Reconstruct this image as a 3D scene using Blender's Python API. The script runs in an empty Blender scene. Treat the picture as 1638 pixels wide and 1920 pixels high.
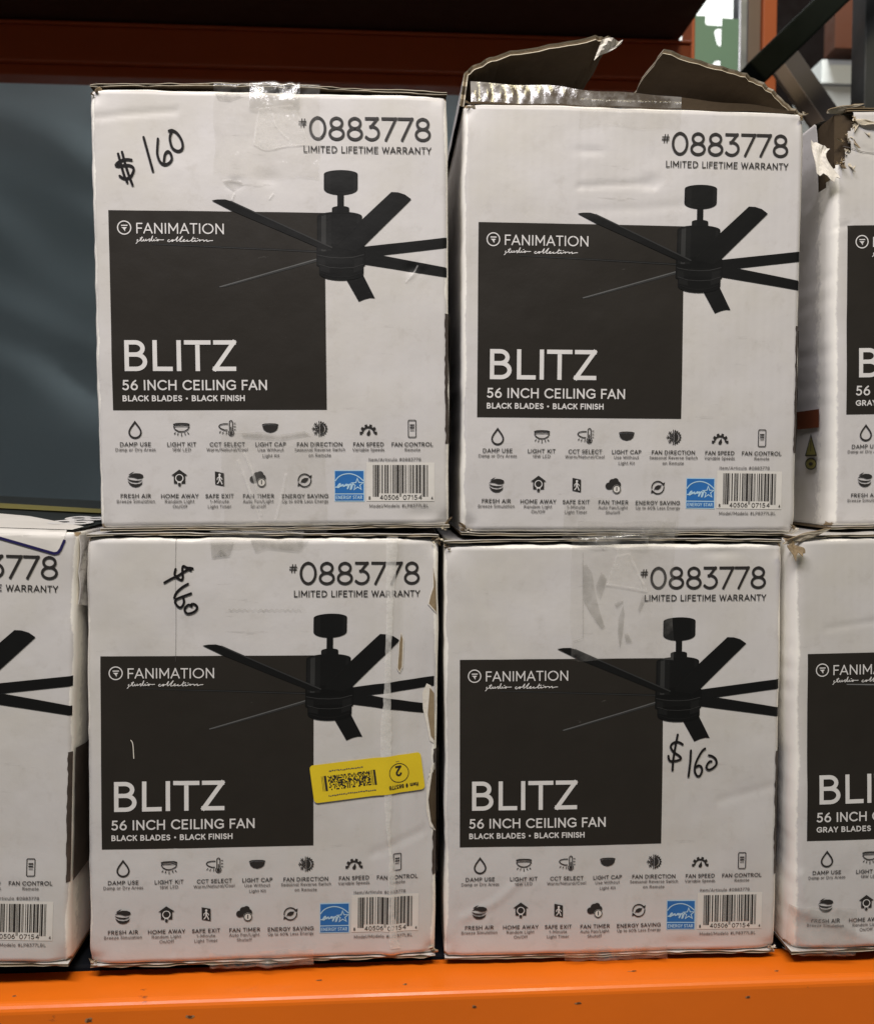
import bpy, bmesh, math, random
import numpy as np
from mathutils import Vector, Matrix

scene = bpy.context.scene
COL = scene.collection
R = math.radians

# ------------------------------------------------------------------ camera
cam = bpy.data.cameras.new('camera'); cam_o = bpy.data.objects.new('camera', cam); COL.objects.link(cam_o)
cam.sensor_width = 36; cam.lens = 32.17; cam.clip_start = 0.02; cam.clip_end = 60
cam_o.location = (0, -0.75, 0)
cam_o.rotation_euler = (R(90 - 2.622), R(-0.07), R(-3.582))
cam.dof.use_dof = True; cam.dof.focus_distance = 0.755; cam.dof.aperture_fstop = 9.0
scene.camera = cam_o

# ------------------------------------------------------------------ world, lamps, exposure
world = bpy.data.worlds.new('World'); scene.world = world; world.use_nodes = True
bg = world.node_tree.nodes['Background']
bg.inputs[0].default_value = (0.86, 0.94, 1.0, 1); bg.inputs[1].default_value = 0.09

def area(name, loc, target, sx, sy, power, color):
    l = bpy.data.lights.new(name, 'AREA'); l.shape = 'RECTANGLE'; l.size = sx; l.size_y = sy
    l.energy = power; l.color = color
    o = bpy.data.objects.new(name, l); COL.objects.link(o); o.location = loc
    o.rotation_euler = (Vector(target) - Vector(loc)).to_track_quat('-Z', 'Y').to_euler()
    return o
area('aisle_and_fill_lamp', (-0.35, -1.0, 1.45), (-0.05, 0, 0.1), 1.5, 0.22, 36, (1.0, 0.955, 0.985))  # close lamp added so brightness falls off down the boxes
area('aisle_and_fill_lamp', (0.9, -2.6, 3.9), (0, 0, 0), 1.2, 0.30, 58, (1.0, 0.885, 0.52))
area('aisle_and_fill_lamp', (-0.8, 2.3, 2.3), (-0.7, 1.2, 0.3), 1.2, 0.3, 8.5, (0.9, 0.97, 1.0))  # unseen lamp added behind the sheeting to brighten it
area('aisle_and_fill_lamp', (1.25, 1.32, 2.9), (1.25, 2.3, 0.9), 0.9, 0.3, 85, (0.97, 1.0, 1.0))  # unseen lamp added to light the white wall and carton behind
scene.view_settings.view_transform = 'Standard'; scene.view_settings.look = 'None'
scene.view_settings.gamma = 1; scene.view_settings.use_curve_mapping = False
scene.view_settings.exposure = 0.0

# ------------------------------------------------------------------ materials
def new_mat(name):
    m = bpy.data.materials.new(name); m.use_nodes = True
    nt = m.node_tree; nt.nodes.clear()
    out = nt.nodes.new('ShaderNodeOutputMaterial')
    p = nt.nodes.new('ShaderNodeBsdfPrincipled')
    nt.links.new(p.outputs[0], out.inputs[0])
    return m, nt, p, out
def N(nt, t, **kw):
    n = nt.nodes.new(t)
    for k, v in kw.items():
        if k in n.inputs: n.inputs[k].default_value = v
        else: setattr(n, k, v)
    return n
def objcoord(nt):
    return nt.nodes.new('ShaderNodeTexCoord').outputs['Object']
def noise(nt, co, scale, detail=3, rough=0.55):
    n = nt.nodes.new('ShaderNodeTexNoise'); n.inputs['Scale'].default_value = scale
    n.inputs['Detail'].default_value = detail; n.inputs['Roughness'].default_value = rough
    nt.links.new(co, n.inputs['Vector']); return n.outputs[0]
def ramp(nt, fac, stops):
    r = nt.nodes.new('ShaderNodeValToRGB'); el = r.color_ramp.elements
    while len(el) < len(stops): el.new(0.5)
    for e, (p, c) in zip(el, stops):
        e.position = p; e.color = (c[0], c[1], c[2], 1) if hasattr(c, '__len__') else (c, c, c, 1)
    nt.links.new(fac, r.inputs[0]); return r.outputs[0]
def mix(nt, fac, a, b):
    m = nt.nodes.new('ShaderNodeMix'); m.data_type = 'RGBA'
    for s, v in ((0, fac), (6, a), (7, b)):
        if hasattr(v, 'is_linked'): nt.links.new(v, m.inputs[s])
        elif s == 0: m.inputs[0].default_value = v
        else: m.inputs[s].default_value = (*v, 1)
    return m.outputs[2]
def mapping(nt, co, sc):
    m = nt.nodes.new('ShaderNodeMapping'); m.inputs['Scale'].default_value = sc
    nt.links.new(co, m.inputs['Vector']); return m.outputs[0]
def bump(nt, h, p, strength, dist):
    b = nt.nodes.new('ShaderNodeBump'); b.inputs['Strength'].default_value = strength
    b.inputs['Distance'].default_value = dist
    nt.links.new(h, b.inputs['Height']); nt.links.new(b.outputs[0], p.inputs['Normal']); return b

def paper_mat(name, c0, c1):
    m, nt, p, out = new_mat(name)
    co = objcoord(nt)
    base = mix(nt, noise(nt, co, 11, 4), c0, c1)
    grime = ramp(nt, noise(nt, co, 55, 5, 0.7), [(0.55, 0.0), (0.74, 1.0)])
    gm = nt.nodes.new('ShaderNodeMath'); gm.operation = 'MULTIPLY'; gm.inputs[1].default_value = 0.24
    nt.links.new(grime, gm.inputs[0])
    base = mix(nt, gm.outputs[0], base, (0.33, 0.29, 0.24))
    tone = ramp(nt, noise(nt, co, 6.5, 4, 0.6), [(0.46, 0.0), (0.66, 0.55)])
    base = mix(nt, tone, base, (0.555, 0.525, 0.455))
    rub = ramp(nt, noise(nt, mapping(nt, co, (0.35, 1, 1.9)), 70, 6, 0.72), [(0.63, 0.0), (0.72, 0.45)])
    base = mix(nt, rub, base, (0.36, 0.34, 0.32))
    w = nt.nodes.new('ShaderNodeAttribute'); w.attribute_name = 'wear_glint'
    wn = nt.nodes.new('ShaderNodeMath'); wn.operation = 'MULTIPLY_ADD'
    nt.links.new(noise(nt, co, 160, 4, 0.7), wn.inputs[0]); wn.inputs[1].default_value = 0.6; wn.inputs[2].default_value = -0.30
    wa = nt.nodes.new('ShaderNodeMath'); wa.operation = 'ADD'
    nt.links.new(w.outputs['Fac'], wa.inputs[0]); nt.links.new(wn.outputs[0], wa.inputs[1])
    wr = ramp(nt, wa.outputs[0], [(0.42, 0.0), (0.62, 1.0)])
    base = mix(nt, wr, base, (0.92, 0.89, 0.82))  # worn fibre, plus light caught on rounded edges painted into the colour
    k = nt.nodes.new('ShaderNodeAttribute'); k.attribute_name = 'kraft'
    ka = nt.nodes.new('ShaderNodeMath'); ka.operation = 'ADD'
    nt.links.new(k.outputs['Fac'], ka.inputs[0]); nt.links.new(wn.outputs[0], ka.inputs[1])
    kr = ramp(nt, ka.outputs[0], [(0.5, 0.0), (0.6, 1.0)])
    base = mix(nt, kr, base, (0.32, 0.23, 0.13))
    nt.links.new(base, p.inputs['Base Color'])
    p.inputs['Roughness'].default_value = 0.46; p.inputs['Specular IOR Level'].default_value = 0.35
    wv = nt.nodes.new('ShaderNodeTexWave'); wv.inputs['Scale'].default_value = 42; wv.inputs['Distortion'].default_value = 0.6
    wv.bands_direction = 'X'; nt.links.new(co, wv.inputs['Vector'])
    add = nt.nodes.new('ShaderNodeMath'); add.operation = 'MULTIPLY_ADD'
    nt.links.new(wv.outputs[1], add.inputs[0]); add.inputs[1].default_value = 0.10
    nt.links.new(noise(nt, co, 38, 5, 0.6), add.inputs[2])
    bump(nt, add.outputs[0], p, 0.35, 0.0012)
    return m
PAPER = paper_mat('coated_white_paper', (0.60, 0.575, 0.565), (0.655, 0.635, 0.62))

def ink(name, c, rough=0.42, spec=0.35, vary=0.12, scale=30, rubbed=False):
    m, nt, p, out = new_mat(name); co = objcoord(nt)
    f = noise(nt, co, scale, 4)
    base = mix(nt, f, tuple(v * (1 - vary) for v in c), tuple(v * (1 + vary) for v in c))
    if rubbed:
        base = mix(nt, ramp(nt, noise(nt, mapping(nt, co, (0.5, 1, 1.4)), 120, 6, 0.75), [(0.70, 0.0), (0.78, 0.5)]), base, (0.24, 0.23, 0.21))
    nt.links.new(base, p.inputs['Base Color'])
    p.inputs['Roughness'].default_value = rough; p.inputs['Specular IOR Level'].default_value = spec
    bump(nt, noise(nt, co, 38, 5, 0.6), p, 0.3, 0.0012)
    return m
INK_PANEL = ink('charcoal_print', (0.025, 0.0215, 0.0175), 0.44, 0.24, rubbed=True)
INK_BLACK = ink('black_lettering', (0.030, 0.027, 0.025))
INK_GREY = ink('grey_lettering', (0.115, 0.105, 0.10))
INK_WHITE = ink('white_lettering', (0.74, 0.72, 0.70))
INK_MARK = ink('marker_ink', (0.010, 0.008, 0.008), 0.30, 0.5, 0.3)
FAN = [ink('picture_tone', (v, v * 1.0, v * 0.97), 0.44, 0.24) for v in (0.0060, 0.0080, 0.0120, 0.036, 0.12)]
FANG = [ink('picture_tone_grey', (v, v * 1.0, v * 0.99), 0.40, 0.5) for v in (0.10, 0.13, 0.17, 0.22, 0.28)]
INK_BLUE = ink('blue_badge_print', (0.030, 0.160, 0.46), 0.4, 0.4)
INK_PALEBLUE = ink('pale_blue_print', (0.46, 0.66, 0.80), 0.4, 0.4)
LABELW = ink('white_label_stock', (0.72, 0.69, 0.64), 0.45)
YELLOW = ink('yellow_sticker_stock', (0.78, 0.58, 0.025), 0.42, 0.4, 0.06)
INK_BROWN = ink('dark_side_photograph', (0.062, 0.048, 0.039), 0.42, 0.4, 0.8, 60)
INK_RED = ink('rust_red_print', (0.15, 0.045, 0.020), 0.45)
INK_OLIVE = ink('olive_print', (0.22, 0.20, 0.06), 0.45)
INK_NAVY = ink('navy_border_print', (0.020, 0.016, 0.085), 0.35, 0.5)
TOPBLACK = ink('black_top_print', (0.018, 0.020, 0.018), 0.38, 0.5, 0.25)
INK_YLINE = ink('yellow_line_print', (0.20, 0.175, 0.05), 0.4)

def kraft(name, c0, c1, rough=0.85, bstr=0.5):
    m, nt, p, out = new_mat(name); co = objcoord(nt)
    nt.links.new(mix(nt, noise(nt, co, 90, 5, 0.7), c0, c1), p.inputs['Base Color'])
    p.inputs['Roughness'].default_value = rough; p.inputs['Specular IOR Level'].default_value = 0.15
    bump(nt, noise(nt, co, 130, 4, 0.7), p, bstr, 0.001)
    return m
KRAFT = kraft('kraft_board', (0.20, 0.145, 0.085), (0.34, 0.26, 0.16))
KRAFT_DARK = kraft('shaded_inner_kraft', (0.060, 0.042, 0.025), (0.095, 0.068, 0.042))  # kraft darkened: shade of the unlit flap undersides put into the colour
LINER = kraft('board_edge_liner', (0.42, 0.36, 0.26), (0.66, 0.60, 0.48))
FLUTE = kraft('board_edge_flutes', (0.055, 0.038, 0.022), (0.22, 0.165, 0.10), bstr=0.9)
TORN = kraft('torn_white_fibre', (0.62, 0.57, 0.48), (0.86, 0.82, 0.75))

def tape_mat(name, gloss, haze, scale, bstr):
    m = bpy.data.materials.new(name); m.use_nodes = True; nt = m.node_tree; nt.nodes.clear()
    out = nt.nodes.new('ShaderNodeOutputMaterial')
    tr = N(nt, 'ShaderNodeBsdfTransparent'); tr.inputs[0].default_value = (0.992, 0.989, 0.980, 1)
    gl = N(nt, 'ShaderNodeBsdfGlossy'); gl.inputs['Roughness'].default_value = 0.20; gl.inputs[0].default_value = (0.95, 0.95, 0.95, 1)
    df = N(nt, 'ShaderNodeBsdfDiffuse'); df.inputs[0].default_value = (0.66, 0.64, 0.60, 1)
    co = objcoord(nt)
    h = noise(nt, mapping(nt, co, (1, 1, 0.45)), scale, 6, 0.62)
    b = nt.nodes.new('ShaderNodeBump'); b.inputs['Strength'].default_value = bstr; b.inputs['Distance'].default_value = 0.004
    nt.links.new(h, b.inputs['Height']); nt.links.new(b.outputs[0], gl.inputs['Normal'])
    f1 = ramp(nt, noise(nt, co, 45, 5, 0.65), [(0.45, haze * 0.12), (0.64, haze)])
    m1 = nt.nodes.new('ShaderNodeMixShader'); nt.links.new(f1, m1.inputs[0])
    nt.links.new(tr.outputs[0], m1.inputs[1]); nt.links.new(df.outputs[0], m1.inputs[2])
    m2 = nt.nodes.new('ShaderNodeMixShader'); m2.inputs[0].default_value = gloss
    nt.links.new(m1.outputs[0], m2.inputs[1]); nt.links.new(gl.outputs[0], m2.inputs[2])
    nt.links.new(m2.outputs[0], out.inputs[0])
    return m
TAPE = tape_mat('clear_packing_tape', 0.028, 0.10, 34, 1.0)
TAPE_SHINY = tape_mat('crinkled_clear_tape', 0.11, 0.18, 60, 1.0)
TAPE_FLAP = tape_mat('glossy_flap_tape', 0.065, 0.34, 26, 0.6)

def film_mat(name, c, a0, a1, scale=120):
    """thin semi-opaque layer: painted crease sheen, glints and dent shade, scuffs, dried adhesive."""
    m = bpy.data.materials.new(name); m.use_nodes = True; nt = m.node_tree; nt.nodes.clear()
    out = nt.nodes.new('ShaderNodeOutputMaterial')
    tr = nt.nodes.new('ShaderNodeBsdfTransparent')
    df = nt.nodes.new('ShaderNodeBsdfPrincipled'); df.inputs['Base Color'].default_value = (*c, 1); df.inputs['Roughness'].default_value = 0.5
    co = objcoord(nt)
    f = ramp(nt, noise(nt, co, scale, 5, 0.65), [(0.32, a0), (0.68, a1)])
    ms = nt.nodes.new('ShaderNodeMixShader'); nt.links.new(f, ms.inputs[0])
    nt.links.new(tr.outputs[0], ms.inputs[1]); nt.links.new(df.outputs[0], ms.inputs[2]); nt.links.new(ms.outputs[0], out.inputs[0])
    return m
CREASE_SHEEN = film_mat('crease_sheen_film', (0.95, 0.93, 0.88), 0.26, 0.60)  # pale film painting the light reflected by the crease ridge
SOFT = film_mat('pale_wrinkle_and_glint', (0.95, 0.93, 0.90), 0.06, 0.42, 45)
RESIDUE_SHADE = film_mat('adhesive_and_dent_shade', (0.30, 0.285, 0.25), 0.10, 0.36, 90)

def paint(name, c, rough, spots=None, metal=0.0, dist=0.0006, scale=30, spec=0.4):
    m, nt, p, out = new_mat(name); co = objcoord(nt)
    base = mix(nt, noise(nt, co, 6, 4), tuple(v * 0.88 for v in c), tuple(min(1, v * 1.1) for v in c))
    if spots:
        s = ramp(nt, noise(nt, mapping(nt, co, (0.55, 1, 1)), scale, 6, 0.66), [(0.66, 0.0), (0.70, 1.0)])
        base = mix(nt, s, base, spots)
    nt.links.new(base, p.inputs['Base Color'])
    rr = ramp(nt, noise(nt, co, 22, 4), [(0.3, rough * 0.8), (0.7, min(1, rough * 1.25))])
    nt.links.new(rr, p.inputs['Roughness']); p.inputs['Metallic'].default_value = metal; p.inputs['Specular IOR Level'].default_value = spec
    bump(nt, noise(nt, co, 45, 4, 0.6), p, 0.35, dist)
    return m
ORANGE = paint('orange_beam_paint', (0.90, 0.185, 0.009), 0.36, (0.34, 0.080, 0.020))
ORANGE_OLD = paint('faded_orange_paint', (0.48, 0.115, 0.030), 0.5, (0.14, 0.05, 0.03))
SHADED_ORANGE = paint('shaded_orange_beam_paint', (0.42, 0.075, 0.018), 0.38)  # the rear orange beam's shade put into its paint colour
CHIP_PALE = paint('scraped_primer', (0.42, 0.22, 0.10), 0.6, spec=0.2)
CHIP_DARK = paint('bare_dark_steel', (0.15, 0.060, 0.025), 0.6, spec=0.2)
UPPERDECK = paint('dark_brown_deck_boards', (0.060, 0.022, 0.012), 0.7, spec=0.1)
GREEN = paint('green_rack_paint', (0.20, 0.34, 0.225), 0.5)
STEEL = paint('galvanised_steel', (0.42, 0.43, 0.45), 0.38, None, 0.75)
DARKGREEN = paint('dark_green_tube_paint', (0.007, 0.010, 0.007), 0.6, spec=0.12)
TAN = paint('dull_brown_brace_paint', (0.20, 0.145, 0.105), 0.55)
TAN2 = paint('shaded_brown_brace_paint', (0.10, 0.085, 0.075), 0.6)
DARKPOST = paint('dark_grey_post_paint', (0.060, 0.063, 0.062), 0.5)
DECKM = paint('dark_deck_steel', (0.014, 0.016, 0.022), 0.7, spec=0.1)
NEARBLACK = paint('added_wall_darkness', (0.006, 0.004, 0.0035), 0.8, spec=0.05)  # darkness beyond the racks put into the added wall's colour
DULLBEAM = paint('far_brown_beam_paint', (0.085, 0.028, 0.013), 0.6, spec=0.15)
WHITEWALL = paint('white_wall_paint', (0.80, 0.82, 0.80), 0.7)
SHADECARD = paint('shaded_white_carton', (0.33, 0.325, 0.31), 0.7)
FLOORM = paint('concrete', (0.28, 0.27, 0.26), 0.6)

def sheet_mat():
    m, nt, p, out = new_mat('blue_grey_sheeting'); co = objcoord(nt)
    nt.links.new(mix(nt, noise(nt, mapping(nt, co, (1, 1, 1.6)), 2.2, 3), (0.40, 0.49, 0.48), (0.50, 0.63, 0.68)), p.inputs['Base Color'])
    p.inputs['Roughness'].default_value = 0.45
    bump(nt, noise(nt, mapping(nt, co, (1, 1, 1.8)), 3.0, 3), p, 0.25, 0.05)
    tl = nt.nodes.new('ShaderNodeBsdfTranslucent'); tl.inputs[0].default_value = (0.52, 0.62, 0.66, 1)
    ms = nt.nodes.new('ShaderNodeMixShader'); ms.inputs[0].default_value = 0.38
    nt.links.new(p.outputs[0], ms.inputs[1]); nt.links.new(tl.outputs[0], ms.inputs[2]); nt.links.new(ms.outputs[0], out.inputs[0])
    return m
SHEET = sheet_mat()

# ------------------------------------------------------------------ object helpers
def tag(o, label, cat, group=None, kind=None):
    o['label'] = label; o['category'] = cat
    if group: o['group'] = group
    if kind: o['kind'] = kind
    return o
def empty(name, loc, rot=(0, 0, 0)):
    o = bpy.data.objects.new(name, None); o.empty_display_size = 0.05
    o.location = loc; o.rotation_euler = rot; COL.objects.link(o); return o
def mesh_obj(name, V, F, mats, midx=None, parent=None, smooth=False):
    me = bpy.data.meshes.new(name); me.from_pydata([tuple(map(float, v)) for v in V], [], [tuple(map(int, f)) for f in F])
    for m in (mats if isinstance(mats, (list, tuple)) else [mats]): me.materials.append(m)
    if midx is not None: me.polygons.foreach_set('material_index', list(map(int, midx)))
    if smooth: me.polygons.foreach_set('use_smooth', [True] * len(F))
    me.update()
    o = bpy.data.objects.new(name, me); COL.objects.link(o)
    if parent is not None: o.parent = parent
    return o
def prism(name, profile, axis_pts, mat, parent=None, bevel=0.0):
    """closed profile (list of 3D points at start) swept to start+vector."""
    d = Vector(axis_pts); n = len(profile)
    V = [Vector(p) for p in profile] + [Vector(p) + d for p in profile]
    F = [list(range(n))[::-1], list(range(n, 2 * n))] + [[i, (i + 1) % n, n + (i + 1) % n, n + i] for i in range(n)]
    bm = bmesh.new(); vs = [bm.verts.new(v) for v in V]
    for f in F: bm.faces.new([vs[i] for i in f])
    bmesh.ops.recalc_face_normals(bm, faces=bm.faces)
    if bevel: bmesh.ops.bevel(bm, geom=list(bm.edges), offset=bevel, segments=2, affect='EDGES', profile=0.5)
    me = bpy.data.meshes.new(name); bm.to_mesh(me); bm.free(); me.materials.append(mat)
    o = bpy.data.objects.new(name, me); COL.objects.link(o)
    if parent is not None: o.parent = parent
    return o
def boxp(name, x0, x1, y0, y1, z0, z1, mat, parent=None, bevel=0.002):
    return prism(name, [(x0, y0, z0), (x1, y0, z0), (x1, y0, z1), (x0, y0, z1)], (0, y1 - y0, 0), mat, parent, bevel)

def vnoise(x, y, seed, f):
    """smooth value noise in -1..1 (numpy)."""
    rs = np.random.RandomState(seed); T = rs.rand(64, 64) * 2 - 1
    x = np.asarray(x) * f + 31.7; y = np.asarray(y) * f + 17.3
    xi = np.floor(x).astype(int); yi = np.floor(y).astype(int); u = x - xi; v = y - yi
    u = u * u * (3 - 2 * u); v = v * v * (3 - 2 * v)
    g = lambda a, b: T[a % 64, b % 64]
    return (g(xi, yi) * (1 - u) + g(xi + 1, yi) * u) * (1 - v) + (g(xi, yi + 1) * (1 - u) + g(xi + 1, yi + 1) * u) * v

# ------------------------------------------------------------------ printed artwork (flat, metres: a right, b down from the dark panel's corner)
def hom(m, p):
    u, v = p; w = m[6] * u + m[7] * v + m[8]
    return ((m[0] * u + m[1] * v + m[2]) / w, (m[3] * u + m[4] * v + m[5]) / w)
PX = 0.000422
class Ink:
    def __init__(s): s.V = []; s.F = []; s.M = []; s.mats = []; s.tick = 0
    def mi(s, m):
        if m not in s.mats: s.mats.append(m)
        return s.mats.index(m)
    def poly(s, pts, off, mat):
        k = len(s.V); s.V += [(a, b, off) for a, b in pts]; s.F.append(list(range(k, k + len(pts)))); s.M.append(s.mi(mat))
    def ribbon(s, pts, w, off, mat, cap='square', closed=False):
        P = [np.array(p, float) for p in pts]
        Q = [P[0]]
        for p in P[1:]:
            if np.linalg.norm(p - Q[-1]) > 1e-7: Q.append(p)
        P = Q
        if closed and np.linalg.norm(P[0] - P[-1]) < 1e-7: P = P[:-1]
        n = len(P)
        if n < 2: return
        if not closed:                               # break at sharp corners
            for i in range(1, n - 1):
                d0 = P[i] - P[i - 1]; d1 = P[i + 1] - P[i]
                c = d0 @ d1 / (np.linalg.norm(d0) * np.linalg.norm(d1) + 1e-12)
                if c < 0.55:
                    s.ribbon(P[:i + 1], w, off, mat, cap); s.ribbon(P[i:], w, off, mat, cap); return
        s.tick = (s.tick + 1) % 7; off = off + s.tick * 1.5e-5
        h = w / 2; L = []; Rr = []
        for i in range(n):
            a = P[i] - P[i - 1] if (i > 0 or closed) else P[1] - P[0]
            b = P[(i + 1) % n] - P[i] if (i < n - 1 or closed) else P[-1] - P[-2]
            a = a / (np.linalg.norm(a) + 1e-12); b = b / (np.linalg.norm(b) + 1e-12)
            t = a + b; t = t / (np.linalg.norm(t) + 1e-12); nn = np.array([-t[1], t[0]])
            k = h / max(0.5, nn @ np.array([-b[1], b[0]]))
            L.append(P[i] + nn * k); Rr.append(P[i] - nn * k)
        base = len(s.V)
        if not closed and cap == 'square':
            for e, j in ((0, 1), (n - 1, n - 2)):
                d = P[e] - P[j]; d = d / (np.linalg.norm(d) + 1e-12) * h
                L[e] = L[e] + d; Rr[e] = Rr[e] + d
        for l, r in zip(L, Rr): s.V += [(l[0], l[1], off), (r[0], r[1], off)]
        m = s.mi(mat)
        for i in range(n - 1 if not closed else n):
            j = (i + 1) % n
            s.F.append([base + 2 * i, base + 2 * i + 1, base + 2 * j + 1, base + 2 * j]); s.M.append(m)
        if not closed and cap == 'round':
            for e, j in ((0, 1), (n - 1, n - 2)):
                d = P[e] - P[j]; d = d / (np.linalg.norm(d) + 1e-12) * h; q = np.array([-d[1], d[0]])
                s.poly([tuple(P[e] + q * math.cos(t) + d * math.sin(t)) for t in np.linspace(0, math.pi, 7)], off, mat)
    def disc(s, c, rx, off, mat, ry=None, n=20):
        ry = ry or rx
        s.poly([(c[0] + rx * math.cos(t), c[1] + ry * math.sin(t)) for t in np.linspace(0, 2 * math.pi, n, endpoint=False)], off, mat)
    def ring(s, c, rx, w, off, mat, ry=None, a0=0, a1=360, n=28):
        ry = ry or rx; full = abs(a1 - a0) >= 360
        pts = [(c[0] + rx * math.cos(R(t)), c[1] + ry * math.sin(R(t))) for t in np.linspace(a0, a1, n, endpoint=not full)]
        s.ribbon(pts, w, off, mat, 'butt', closed=full)
    def fine(s, step=0.0025):
        bm = bmesh.new(); vs = [bm.verts.new(v) for v in s.V]
        for f, m in zip(s.F, s.M):
            try:
                q = bm.faces.new([vs[i] for i in f]); q.material_index = m
            except ValueError: pass
        bmesh.ops.triangulate(bm, faces=bm.faces[:])
        ext = [max(v[i] for v in s.V) - min(v[i] for v in s.V) for i in (0, 1)]
        for ax in (0, 1):
            lo = min(v[ax] for v in s.V); hi = max(v[ax] for v in s.V)
            k = math.floor(lo / step) + 1
            while k * step < hi:
                co = [0, 0, 0]; co[ax] = k * step; no = [0, 0, 0]; no[ax] = 1
                bmesh.ops.bisect_plane(bm, geom=bm.verts[:] + bm.edges[:] + bm.faces[:], plane_co=co, plane_no=no, dist=1e-7)
                k += 1
        bm.verts.index_update()
        s.V = [tuple(v.co) for v in bm.verts]; s.F = [[v.index for v in f.verts] for f in bm.faces]; s.M = [f.material_index for f in bm.faces]
        bm.free(); return s

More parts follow.
